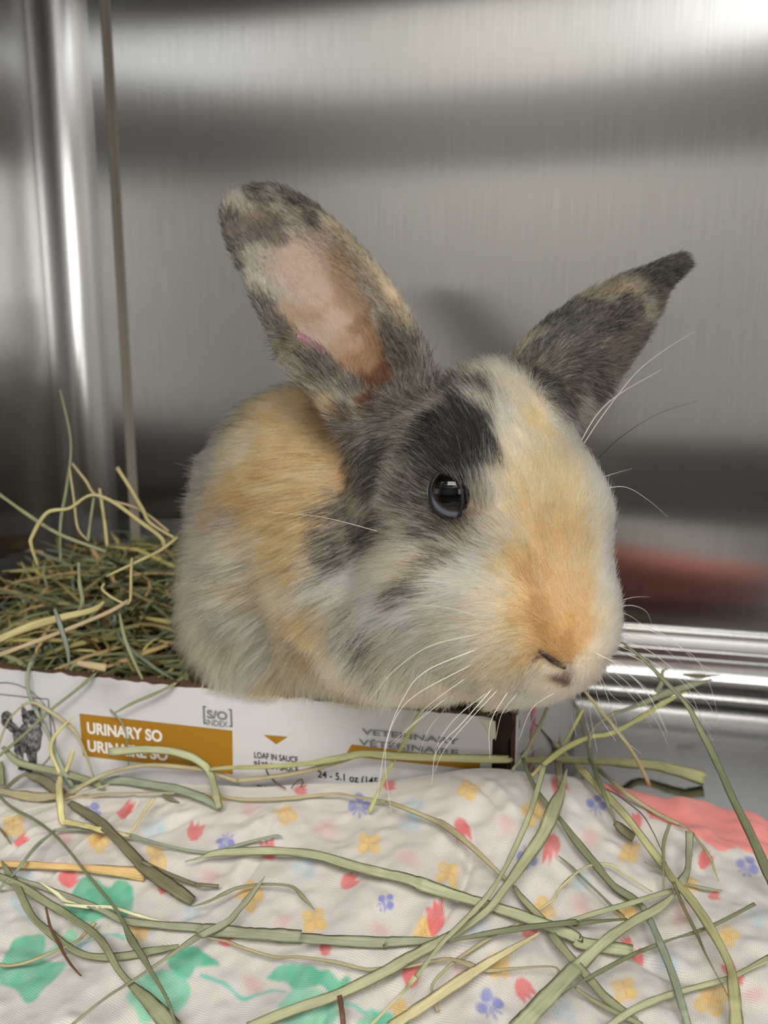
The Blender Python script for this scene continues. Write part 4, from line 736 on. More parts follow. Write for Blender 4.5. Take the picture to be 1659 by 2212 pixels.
# ------------------------------------------------------------------ the rabbit: one continuous body from blended volumes
GH = .0019
lo = np.array([-.215, .225, .012]); hi = np.array([.085, .575, .335])
gn = np.ceil((hi - lo) / GH).astype(int)
ax = [lo[i] + GH * np.arange(gn[i]) for i in range(3)]
GX, GY, GZ = [a.astype(np.float32) for a in (ax[0][:, None, None], ax[1][None, :, None], ax[2][None, None, :])]
phi = np.full(tuple(gn), 1.0, np.float32)
def smin(a, b, k):
    h = np.maximum(k - np.abs(a - b), 0) / k
    return np.minimum(a, b) - h * h * k * .25
def region(c0, c1, m):
    a = np.minimum(c0, c1) - m; b = np.maximum(c0, c1) + m
    i0 = np.clip(((a - lo) / GH).astype(int), 0, gn); i1 = np.clip(((b - lo) / GH).astype(int) + 1, 0, gn)
    return tuple(slice(i0[k], i1[k]) for k in range(3))
def cone(c0, r0, c1=None, r1=None, k=.012):
    """blend in a sphere or a rounded cone between two spheres"""
    c0 = np.array(c0); c1 = c0 if c1 is None else np.array(c1); r1 = r0 if r1 is None else r1
    s_ = region(c0, c1, max(r0, r1) + .03)
    x, y, z = GX[s_[0]], GY[:, s_[1]], GZ[:, :, s_[2]]
    dv = c1 - c0; L2 = float(dv @ dv) + 1e-9
    t = np.clip(((x - c0[0]) * dv[0] + (y - c0[1]) * dv[1] + (z - c0[2]) * dv[2]) / L2, 0, 1)
    d_ = np.sqrt((x - c0[0] - t * dv[0]) ** 2 + (y - c0[1] - t * dv[1]) ** 2 + (z - c0[2] - t * dv[2]) ** 2) - (r0 + (r1 - r0) * t)
    phi[s_] = smin(phi[s_], d_.astype(np.float32), k)
def ell(c, r, k=.02):
    c = np.array(c); r = np.array(r)
    s_ = region(c, c, r.max() + .03)
    x, y, z = (GX[s_[0]] - c[0]) / r[0], (GY[:, s_[1]] - c[1]) / r[1], (GZ[:, :, s_[2]] - c[2]) / r[2]
    k0 = np.sqrt(x * x + y * y + z * z); k1 = np.sqrt((x / r[0]) ** 2 + (y / r[1]) ** 2 + (z / r[2]) ** 2) + 1e-9
    phi[s_] = smin(phi[s_], (k0 * (k0 - 1) / k1).astype(np.float32), k)
# trunk: deep chest at the rim, back, haunches behind
ell(at(680, 1250, .43), (.0530, .070, .071))
ell(at(745, 1150, .485), (.062, .060, .078), .03)
ell(at(705, 1012, .425), (.040, .05, .043), .03)
cone(at(665, 1090, .39), .043, at(640, 1310, .392), .043, .03)
cone(at(700, 1355, .388), .027, at(955, 1378, .345), .020, .02)
cone(at(800, 1150, .37), .042, k=.03)
# head
cone(at(1045, 990, .322), .0325)
cone(at(1136, 1088, .306), .0255)
cone(at(1158, 1150, .300), .0240, at(1178, 1290, .298), .0230)
cone(at(1190, 1350, .290), .0200)
cone(at(1207, 1393, .288), .0140, k=.008)
cone(at(960, 1275, .319), .0305)
cone(at(1075, 1355, .298), .0235)
cone(at(880, 1385, .331), .0255, at(1140, 1408, .300), .0150)
cone(at(800, 1372, .350), .028, k=.03)
cone(at(1152, 1280, .334), .0225)
cone(at(905, 1060, .328), .0245)
cone(at(985, 1040, .305), .0215)
cone(at(880, 940, .335), .021)
cone(at(1085, 905, .318), .019, k=.015)
# ears: cupped sheets given by their left and right edges from base to tip
def ear(rows, cup, thick, skew):
    A = catmull([list(at(*r[0])) for r in rows], 8); B = catmull([list(at(*r[1])) for r in rows], 8)
    C_ = catmull([[c] for c in cup], 8)[:, 0]; n = len(A); m = 33; S_ = np.linspace(0, 1, m)
    vw = FW
    P = A[:, None, :] * (1 - S_)[None, :, None] + B[:, None, :] * S_[None, :, None]
    P = P + vw[None, None, :] * (C_[:, None] * np.sin(np.pi * S_ ** skew)[None, :])[:, :, None]
    pts = P.reshape(-1, 3); kd = kdtree.KDTree(len(pts))
    for i, p in enumerate(pts): kd.insert(p, i)
    kd.balance()
    s_ = region(pts.min(0), pts.max(0), .007)
    sh = phi[s_].shape; d_ = np.full(sh, .05, np.float32)
    xs, ys, zs = ax[0][s_[0]], ax[1][s_[1]], ax[2][s_[2]]
    occ = np.zeros(sh, bool)
    ij = np.round((pts - np.array([xs[0], ys[0], zs[0]])) / GH).astype(int)
    w = 4
    for o in range(-w, w + 1):
        for p in range(-w, w + 1):
            for q in range(-w, w + 1):
                e = np.clip(ij + (o, p, q), 0, np.array(sh) - 1); occ[e[:, 0], e[:, 1], e[:, 2]] = True
    for i, j, k in np.argwhere(occ):
        d_[i, j, k] = kd.find((xs[i], ys[j], zs[k]))[2]
    phi[s_] = smin(phi[s_], d_ - thick, .006)
    return P
E1 = ear([((790, 965, .320), (915, 905, .312)), ((722, 890, .322), (925, 810, .318)), ((655, 800, .326), (893, 722, .324)), ((603, 730, .332), (858, 648, .330)), ((556, 645, .340), (800, 570, .336)),
          ((520, 565, .346), (736, 500, .343)), ((495, 503, .352), (668, 446, .350)), ((488, 455, .357), (606, 416, .355)), ((505, 425, .36), (556, 405, .36))],
         [.010, .017, .019, .018, .016, .013, .009, .005, .002], .0021, 1.35)
E2 = ear([((1085, 850, .325), (1205, 925, .325)), ((1110, 780, .335), (1265, 872, .328)), ((1168, 713, .343), (1325, 818, .334)), ((1246, 655, .35), (1375, 748, .342)), ((1334, 608, .357), (1416, 676, .350)),
          ((1412, 578, .363), (1445, 614, .359)), ((1472, 554, .367), (1486, 571, .366))],
         [-.010, -.013, -.013, -.011, -.008, -.004, -.001], .0020, .8)
def carve(c, r, k=.003):
    c = np.array(c); s_ = region(c, c, r + .02)
    d_ = np.sqrt((GX[s_[0]] - c[0]) ** 2 + (GY[:, s_[1]] - c[1]) ** 2 + (GZ[:, :, s_[2]] - c[2]) ** 2) - r
    phi[s_] = -smin(-phi[s_], d_.astype(np.float32), k)
nk = kdtree.KDTree(E1.shape[0] * E1.shape[1])
for i, p in enumerate(E1.reshape(-1, 3)): nk.insert(p, i)
nk.balance()
carve(nk.find(at(622, 800, .326))[0], .0042)

# the chest leans over the torn rim of the tray instead of passing through it
pl_ = ((BY + .003 - GY) - np.maximum(GZ - .089, 0) * np.interp(GX, [-.125, -.07], [.35, 1.6]).astype(np.float32)).astype(np.float32)
pl_ = np.where(GX < BX1 + .004, pl_, -1.0).astype(np.float32)
phi = -smin(-phi, -pl_, .010)

def surface_nets(f, org, h):
    ins = f < 0
    c = np.zeros(tuple(np.array(f.shape) - 1), np.int8)
    offs = [(i, j, k) for i in (0, 1) for j in (0, 1) for k in (0, 1)]
    for i, j, k in offs: c += ins[i:f.shape[0] - 1 + i, j:f.shape[1] - 1 + j, k:f.shape[2] - 1 + k]
    act = np.argwhere((c > 0) & (c < 8))
    val = np.stack([f[act[:, 0] + i, act[:, 1] + j, act[:, 2] + k] for i, j, k in offs], 1)
    acc = np.zeros((len(act), 3)); cnt = np.zeros(len(act))
    for a in range(8):
        for b in range(a + 1, 8):
            oa, ob = np.array(offs[a]), np.array(offs[b])
            if np.abs(oa - ob).sum() != 1: continue
            m = (val[:, a] < 0) != (val[:, b] < 0)
            t = val[m, a] / (val[m, a] - val[m, b])
            acc[m] += oa + (ob - oa) * t[:, None]; cnt[m] += 1
    V = org + h * (act + acc / cnt[:, None])
    idx = np.full(c.shape, -1, np.int64); idx[act[:, 0], act[:, 1], act[:, 2]] = np.arange(len(act))
    Q = []
    for d in range(3):
        u, v = (d + 1) % 3, (d + 2) % 3
        s0 = [slice(None)] * 3; s1 = [slice(None)] * 3; s0[d] = slice(0, -1); s1[d] = slice(1, None)
        A, B = ins[tuple(s0)], ins[tuple(s1)]
        e = np.argwhere(A != B); e = e[(e[:, u] > 0) & (e[:, v] > 0) & (e[:, u] < c.shape[u]) & (e[:, v] < c.shape[v])]
        flip = A[e[:, 0], e[:, 1], e[:, 2]]
        du = np.zeros(3, int); dv = np.zeros(3, int); du[u] = 1; dv[v] = 1
        g = lambda o: idx[(e - o)[:, 0], (e - o)[:, 1], (e - o)[:, 2]]
        q = np.stack([g(0 * du), g(du), g(du + dv), g(dv)], 1)
        q[~flip] = q[~flip][:, ::-1]; Q.append(q)
    return V, np.vstack(Q)
RV, RQ = surface_nets(phi, lo, GH)
# light smoothing
ed = np.vstack([RQ[:, [0, 1]], RQ[:, [1, 2]], RQ[:, [2, 3]], RQ[:, [3, 0]]]); ed = np.vstack([ed, ed[:, ::-1]])
deg = np.bincount(ed[:, 0], minlength=len(RV))[:, None]
for it in range(2):
    sm_ = np.stack([np.bincount(ed[:, 0], weights=RV[ed[:, 1], k], minlength=len(RV)) for k in range(3)], -1) / deg
    RV = RV * .4 + sm_ * .6
fn = np.cross(RV[RQ[:, 2]] - RV[RQ[:, 0]], RV[RQ[:, 3]] - RV[RQ[:, 1]])
if np.mean(np.einsum('ij,ij->i', fn, RV[RQ].mean(1) - np.array([-.1, .4, .12]))) < 0: RQ = RQ[:, ::-1]; fn = -fn
vn = np.stack([np.bincount(RQ.ravel(), weights=np.repeat(fn[:, k], 4), minlength=len(RV)) for k in range(3)], -1)
vn /= np.linalg.norm(vn, axis=1)[:, None] + 1e-12
rtree = BVHTree.FromPolygons([tuple(v) for v in RV], [tuple(int(i) for i in q) for q in RQ])
def hit(px, py):
    r = Vector(ray(px, py)).normalized(); h = rtree.ray_cast(Vector(C0), r, 2)
    if h[0] is None:
        h = rtree.find_nearest(Vector(at(px, py, .325)))
    return np.array(h[0]), np.array(h[1])

# coat: what colour grows where (points on the visible skin), as mixes of hair colours
HC = {'o': (214, 172, 122), 'c': (240, 219, 182), 'w': (246, 232, 204), 'd': (27, 24, 23), 'l': (182, 171, 152), 'b': (13, 12, 12), 'n': (160, 122, 78), 'k': (22, 15, 14), 'p': (160, 124, 118), 'r': (150, 84, 76),
      's': (170, 144, 132), 't': (152, 126, 98), 'u': (112, 80, 54), 'v': (70, 42, 30), 'g': (142, 134, 128), 'm': (96, 84, 76), 'y': (196, 170, 126), 'e': (104, 80, 72), 'q': (202, 143, 92)}
MIX = {'O': 'oooooooc', 'C': 'cccccoow', 'W': 'wwcwwccw', 'G': 'ddddlcld', 'B': 'bbbbbbdl', 'D': 'dddddldc', 'L': 'lllccldl', 'Y': 'yycdyycd', 'N': 'onnonono', 'K': 'kkkk', 'P': 'ppep', 'R': 'rrrr', 'S': 'ssls', 'T': 'tstt', 'U': 'uttu',
       'V': 'vvvu', 'H': 'ggglgcgg', 'M': 'mmdlmm', 'F': 'ooccocoo', 'E': 'eemd', 'Q': 'qqqqqqoc'}
COAT = '''960,920,B 1020,905,B 1055,955,B 1065,1005,B 1000,975,B 940,990,B 1040,1045,B 1020,1000,B 915,960,D 960,1010,B 900,955,L 935,905,L 980,882,L 1060,885,L 930,860,G 1000,855,D 1045,850,D 1082,872,D 1090,915,L 880,900,G
850,905,G 830,960,D 800,985,D 880,1005,L 845,1000,D 810,1020,D 800,1075,L 860,1055,L 758,1130,G 725,1100,Q 715,1150,Q 728,1055,Q 735,1185,C 730,1225,C 705,1180,Q 757,1090,G 960,1022,B 985,1015,B 1012,1030,B 935,1020,D 830,1130,G 900,1100,G 905,1050,G 930,1150,L 970,1160,G 1000,1195,L 960,1190,L 880,1150,L 1035,1075,L 1055,1050,L 1045,1110,L 1008,1130,E 1022,1140,L 995,1138,G
905,1180,C 940,1225,F 880,1225,C 985,1215,G 800,1220,W 850,1255,W 930,1290,W 790,1300,L 812,1290,W 818,1345,G 840,1340,L 805,1350,W 835,1370,L 1000,1245,W 1060,1215,W 1090,1180,C 940,1345,W 1000,1330,C 880,1390,C 960,1420,C 780,1180,G 768,1178,G 745,1220,L 930,1262,G 850,1320,W 770,1250,W 780,1360,C
1110,920,W 1095,960,C 1130,895,C 1165,930,O 1200,960,O 1120,985,C 1105,1050,F 1085,1090,C 1180,1050,O 1235,1045,O 1272,1050,C 1295,1090,W 1150,1110,O 1220,1130,O 1285,1140,C 1110,1165,C 1200,1195,O 1262,1215,O 1300,1215,W 1315,1300,W 1330,1380,W 1150,1250,N 1200,1270,O 1250,1290,O 1270,1350,O 1155,1310,N 1180,1360,N 1215,1340,O 1235,1390,N 1215,1415,N 1245,1395,O 1290,1400,W 1290,1340,C
1120,1290,C 1080,1320,C 1050,1380,C 1110,1390,F 1090,1420,F 1140,1380,F 1120,1445,C 1150,1455,L 1160,1470,W 1185,1440,W 1060,1460,C 1000,1470,C 1172,1411,K 1182,1417,K 1193,1425,K 1205,1433,K 1218,1441,K 1214,1458,P 1212,1468,E 1249,1424,R 1240,1416,N 1257,1418,C 1251,1432,W 1244,1428,W 1256,1427,W 1177,1424,C 1187,1431,C 1199,1439,W 1210,1447,W 1168,1404,N 1185,1410,N 1198,1419,N 1210,1428,N 1222,1434,N 1265,1425,W 1250,1460,W 1285,1440,W 1230,1487,W 1185,1487,W 1165,1400,N
1060,830,C 1100,855,C 1020,812,L 980,818,L 1145,885,C 1185,912,W 1205,930,W 1240,985,C
905,730,Y 840,622,Y 760,522,Y 715,478,Y 800,570,Y 850,640,F 780,545,Y 825,600,F 880,700,Y 690,460,D 620,412,D 560,397,D 740,500,Y 900,750,G 918,800,G 870,670,Y 805,620,L 830,680,L 850,735,G 868,780,G 885,830,G 720,510,L
480,460,D 490,500,D 503,545,D 540,630,G 580,715,G 625,775,Y 690,815,G 720,865,G 700,840,G 760,925,D 780,955,D 660,790,G 740,880,L 530,450,L 570,430,G 620,455,L 545,500,M 600,500,M 560,570,L 590,640,L 550,600,L 520,520,M 660,490,L
640,560,S 690,620,S 700,560,S 735,600,T 765,660,T 720,700,S 780,720,U 800,770,U 660,660,S 645,690,T 620,600,S 690,690,T 690,520,S 730,560,T 760,740,T 800,830,V 790,800,U 805,810,V 770,790,U 730,760,T 700,740,S 805,860,V 820,850,G 770,850,G
1250,645,D 1200,700,D 1180,760,G 1230,780,D 1300,700,D 1300,640,Y 1350,620,Y 1400,600,D 1450,580,D 1485,556,G 1400,660,L 1360,720,M 1320,760,M 1280,830,G 1240,870,L 1210,900,W 1135,775,D 1115,765,Y 1160,820,D 1200,850,D 1340,670,D 1430,600,D 1300,810,M 1420,640,M
650,900,Q 700,960,Q 640,1000,Q 700,1060,Q 620,1080,Q 690,1150,Q 560,1050,Q 720,1200,Q 560,970,F 745,1010,Q 720,1110,Q 600,1150,F 560,1200,C 520,1260,F 600,1280,F 660,1260,F 700,1330,Q 640,1360,F 560,1350,C 500,1350,C 520,1430,C 600,1450,F 700,1430,F 760,1400,F 780,1480,F 860,1460,C 940,1490,F 1020,1500,C 740,1290,F 730,890,Q 760,960,Q
600,850,Y 560,890,Y 530,925,Y 640,830,Y 500,965,H 460,1015,H 430,1085,H 490,1080,H 410,1150,H 440,1200,H 398,1230,H 405,1320,H 428,1370,H 462,1445,L 480,1220,C 395,1290,H 430,1400,H 510,1010,H 540,990,F 520,1100,Q 535,1150,F 505,1165,C 475,1300,C 462,1370,C 500,1420,C 452,1285,C 560,1470,C 640,1480,F 560,1420,W 600,1330,W 540,1300,W 470,1250,C 680,1480,C'''
FLOW = '''1230,1395,-.1,-1,2.6,.8 1180,1300,-.15,-1,4,.5 1160,1200,-.1,-1,6,.4 1180,1080,0,-1,9,.3 1140,950,-.3,-1,9,.35 1090,870,-.5,-.9,10,.5 1250,1100,.25,-1,8,.5 1290,1200,.5,-.8,6,.6 1330,1330,.8,-.3,4.5,.8 1310,1430,.6,.7,4.5,.8 1240,1480,.2,1,5,.6 1212,1462,-.2,.6,2,.5
1120,1330,-.9,.1,6,.4 1080,1400,-.8,.6,8,.45 1125,1450,-.4,.9,6,.5 1060,1230,-.9,-.35,9,.35 1000,1280,-.95,-.05,12,.3 950,1170,-.9,-.3,10,.25 900,1220,-1,.05,13,.3 800,1280,-.8,.55,15,.35 900,1350,-.85,.5,15,.35 960,1440,-.45,.9,17,.4 860,1440,-.45,.9,19,.4
880,1080,-.9,-.3,9,.3 800,1080,-.85,.3,12,.35 760,1150,-.9,.35,14,.4 950,1010,-.7,-.6,8,.3 1000,950,-.4,-.85,10,.35 1050,1000,-.1,-1,9,.3 1040,1090,.1,-1,7,.3 930,900,-.7,-.6,9,.35 850,960,-.8,.1,9,.35 800,990,-.7,.5,11,.4 1010,1140,-.4,-.8,3,.3
900,820,-.3,-.9,7,.35 880,700,-.4,-.9,5.5,.4 800,570,-.6,-.8,5.5,.4 650,440,-.8,-.5,5.5,.45 540,402,-.9,-.4,5.5,.5 490,500,-.5,-.8,5,.45 560,680,-.6,-.6,6,.4 620,770,-.6,.5,7,.5 720,860,-.6,-.6,7,.4 700,620,-.5,-.7,1.6,.3 640,560,-.5,-.7,2.5,.3 760,700,-.4,-.8,1.4,.3 560,560,-.5,-.7,5.5,.35 850,740,-.5,-.8,6,.4 800,800,.2,-.9,1.5,.4
1150,790,.6,-.8,7,.3 1250,690,.75,-.65,6,.3 1400,610,.85,-.5,5,.3 1482,556,.9,-.4,4.5,.4 1350,740,.8,-.25,5.5,.35 1250,850,.6,.35,8,.4 1205,900,.4,.6,8,.4
640,840,-.6,-.5,15,.5 560,900,-.8,-.3,16,.5 650,980,-.95,.1,17,.35 740,940,-.9,.3,15,.3 600,1100,-1,.15,20,.35 460,1050,-.9,-.25,18,.5 415,1180,-.9,.1,20,.5 430,1350,-.7,.6,20,.45 560,1250,-.9,.35,22,.35 700,1250,-.9,.4,20,.35 600,1400,-.6,.8,22,.35 740,1380,-.6,.8,20,.35 500,1450,-.4,.9,20,.4 700,1480,-.2,1,15,.3 850,1490,-.15,1,13,.3 1000,1490,-.1,1,10,.35'''
cp_, ck_ = [], []
for s_ in COAT.split():
    a, b, k = s_.split(','); p, n_ = hit(float(a), float(b)); cp_.append(p); ck_.append(k)
cp_ = np.array(cp_); ckeys = sorted(MIX); cki = np.array([ckeys.index(k) for k in ck_])
fp_, fd_, fl_ = [], [], []
for s_ in FLOW.split():
    a, b, u, v, ln, lf = map(float, s_.split(',')); p, n_ = hit(a, b); dd = float((p - C0) @ FW)
    q = RT * u - UP * v; q = q - n_ * (q @ n_); fp_.append(p); fd_.append(q / (np.linalg.norm(q) + 1e-9)); fl_.append((ln, lf))
fp_, fd_, fl_ = np.array(fp_), np.array(fd_), np.array(fl_)
SK = 'STUVKPRE'
def coat_pick(P, seed, spread=.20):
    r_ = np.random.default_rng(seed); out = np.empty(len(P), int)
    nz_ = np.stack([noise3(P, .0045, 60), noise3(P, .0022, 61), noise3(P, .010, 62)], -1)
    Pj = P + np.stack([noise3(P, .006, 63), noise3(P, .006, 64), noise3(P, .006, 65)], -1) * .0016 + np.stack([noise3(P, .0022, 66), noise3(P, .0022, 67), noise3(P, .0022, 68)], -1) * .0010
    for i in range(0, len(P), 20000):
        d_ = np.linalg.norm(Pj[i:i + 20000, None, :] - cp_[None], axis=2)
        d_ *= np.exp(spread * r_.normal(size=d_.shape)); out[i:i + 20000] = d_.argmin(1)
    return cki[out]
mixcol = {k: np.mean([lin(HC[c]) for c in MIX[k]], 0) for k in ckeys}
ci = coat_pick(RV, 1, .02)
base = np.array([mixcol[ckeys[i]] * (.95 if ckeys[i] in SK else .8 if ckeys[i] in 'OCWFQN' else .62) for i in ci])
for it in range(2):
    base = base * .5 + .5 * np.stack([np.bincount(ed[:, 0], weights=base[ed[:, 1], k], minlength=len(RV)) for k in range(3)], -1) / deg
M_SKIN, nt, b_, L = mat('rabbit_undercoat'); an = node(nt, 'ShaderNodeAttribute'); an.attribute_name = 'col'; L(an.outputs['Color'], b_.inputs['Base Color'])
b_.inputs['Roughness'].default_value = .75; b_.inputs['Specular IOR Level'].default_value = .2; b_.inputs['Subsurface Weight'].default_value = .15; b_.inputs['Subsurface Scale'].default_value = .002
rabbit = fast_mesh('rabbit', RV, RQ, M_SKIN); vcol(rabbit, base)
tag(rabbit, 'orange, cream and grey patched rabbit crouching in the cardboard tray', 'rabbit')

# eye
EYE_PX = (966, 1071)
ep, en = hit(*EYE_PX)
EC = ep - en * .0060
g_ = -FW + RT * .13 + UP * .24; g_ /= np.linalg.norm(g_)
e1 = np.cross(g_, UP); e1 /= np.linalg.norm(e1); e2 = np.cross(e1, g_)
V, Q, Cc = [], [], []
NT, NP = 40, 64
for i in range(NT + 1):
    th = math.pi * i / NT; deg_ = math.degrees(th)
    bulge = 1 + .05 * math.exp(-(deg_ / 38) ** 2)
    for j in range(NP):
        ph = 2 * math.pi * j / NP
        dr = g_ * math.cos(th) + (e1 * math.cos(ph) + e2 * math.sin(ph)) * math.sin(th)
        V.append(EC + dr * .0096 * bulge)
        pup, iris = np.array(lin((6, 5, 6))), np.array(lin((44, 30, 22))) * (1 + .4 * math.sin(ph * 9 + 2 * math.sin(ph * 4)))
        scl = np.array(lin((116, 122, 138))); drk = np.array(lin((30, 26, 30)))
        sst = lambda a, b: min(max((deg_ - a) / (b - a), 0), 1)
        c = pup + (iris - pup) * sst(46, 50); c = c + (drk * .4 - c) * sst(52, 57); c = c + (scl - c) * sst(57, 62); c = c + (drk - c) * sst(76, 84); Cc.append(c)
for i in range(NT):
    for j in range(NP): Q.append((i * NP + j, (i + 1) * NP + j, (i + 1) * NP + (j + 1) % NP, i * NP + (j + 1) % NP))
M_EYE, nt, b_, L = mat('eye_gloss'); an = node(nt, 'ShaderNodeAttribute'); an.attribute_name = 'col'; L(an.outputs['Color'], b_.inputs['Base Color'])
b_.inputs['Roughness'].default_value = .04; b_.inputs['Specular IOR Level'].default_value = .32
V_EYE, Q_EYE = list(V), list(Q)
eye = fast_mesh('eye', V, Q, M_EYE, rabbit); vcol(eye, np.array(Cc)); tag(eye, 'dark glossy eye with a pale blue-grey rim')
# lid: an almond ring of bare dark skin round the eye, following the eyeball
M_LID = plain('lid_skin', (26, 20, 19), .5)
V, Q = [], []; n = 56; R_ = .0096
rows = ((1.0, 1.015), (1.02, 1.05), (1.08, 1.065), (1.18, 1.05), (1.32, .97), (1.5, .84))
m = len(rows)
for i in range(n):
    a = 2 * math.pi * i / n
    qx = 32 * math.cos(a) - 3 * math.sin(a); qy = -49 * math.sin(a)
    if math.sin(a) < -.6: qx += 10 * (-math.sin(a) - .6) / .4
    for sc_, ro in rows:
        r = ray(EYE_PX[0] - 2 + qx * sc_, EYE_PX[1] + qy * sc_); r /= np.linalg.norm(r)
        oc = C0 - EC; bq_ = oc @ r; disc = bq_ * bq_ - (oc @ oc - (R_ * max(ro, 1.0)) ** 2)
        p = C0 + r * (-bq_ - math.sqrt(max(disc, 0)))
        V.append(EC + (p - EC) / np.linalg.norm(p - EC) * R_ * ro)
for i in range(n):
    for j in range(m - 1): Q.append((i * m + j, ((i + 1) % n) * m + j, ((i + 1) % n) * m + j + 1, i * m + j + 1))
fast_mesh('eyelid', V, Q, M_LID, rabbit)
# the other eye, on the far side of the head
lat = RT * .857 + FW * .515; mid_ = hit(1168, 1075)[0]
fe_, _n, _i, _d = rtree.find_nearest(Vector(ep - 2 * ((ep - mid_) @ lat) * lat)); fe_, _n = np.array(fe_), np.array(_n)
Vf = []
gf = _n / np.linalg.norm(_n); f1 = np.cross(gf, UP); f1 /= np.linalg.norm(f1); f2 = np.cross(f1, gf); FC = fe_ - gf * .0054
for v_ in V_EYE:
    q_ = np.asarray(v_) - EC; Vf.append(FC + gf * (q_ @ g_) + f1 * (q_ @ e1) + f2 * (q_ @ e2))
fe = fast_mesh('eye', Vf, Q_EYE, M_EYE, rabbit); vcol(fe, np.array(Cc))
# healing tear at the edge of the near ear
M_SCAR, nt, b_, L = mat('scar_skin'); b_.inputs['Base Color'].default_value = rgba((150, 106, 118)); b_.inputs['Roughness'].default_value = .35; b_.inputs['Subsurface Weight'].default_value = .3; b_.inputs['Subsurface Scale'].default_value = .002
sp = catmull([hit(a, b)[0] - FW * .0010 for a, b in ((640, 730), (656, 734), (672, 745), (686, 757), (700, 768))], 5)
def tube(P, R, m=8):
    P = np.asarray(P); n = len(P); T = np.gradient(P, axis=0); T /= np.linalg.norm(T, axis=1)[:, None] + 1e-12
    S = np.cross(T, np.tile(FW + .01 * UP, (n, 1))); S /= np.linalg.norm(S, axis=1)[:, None] + 1e-12; U_ = np.cross(S, T)
    a = 2 * math.pi * np.arange(m) / m
    V = (P[:, None] + (S[:, None] * np.cos(a)[None, :, None] + U_[:, None] * np.sin(a)[None, :, None]) * np.asarray(R)[:, None, None]).reshape(-1, 3)
    i = np.arange(n - 1)[:, None] * m; j = np.arange(m)[None]; return V, np.stack([i + j, i + (j + 1) % m, i + m + (j + 1) % m, i + m + j], -1).reshape(-1, 4)
V, Q = tube(sp, .0018 + .0003 * np.sin(np.arange(len(sp)) * .55) + .0004 * np.linspace(0, 1, len(sp)))
tag(fast_mesh('ear_tear', V, Q, M_SCAR, rabbit), 'pinkish healing tear at the edge of the near ear')

# nostril slit and the cleft of the lip, lying in the skin
M_NOS = plain('nostril_skin', (46, 28, 28), .6); M_LIP = plain('lip_skin', (142, 108, 102), .6)
sl1 = catmull([hit(a, b)[0] for a, b in ((1163, 1405), (1176, 1413), (1192, 1424), (1207, 1434), (1221, 1442))], 5)
sl2 = catmull([hit(a, b)[0] for a, b in ((1221, 1442), (1217, 1456), (1212, 1472))], 5)
slit = np.vstack([sl1, sl2])
V, Q = tube(sl1 + FW * .0002, np.interp(np.linspace(0, 1, len(sl1)), [0, .5, 1], [.0005, .0011, .0008])); fast_mesh('nostril', V, Q, M_NOS, rabbit)
V, Q = tube(sl2 + FW * .0008, np.interp(np.linspace(0, 1, len(sl2)), [0, .5, 1], [.0006, .0009, .0005])); tag(fast_mesh('lip_cleft', V, Q, M_LIP, rabbit), 'pinkish cleft of the upper lip')

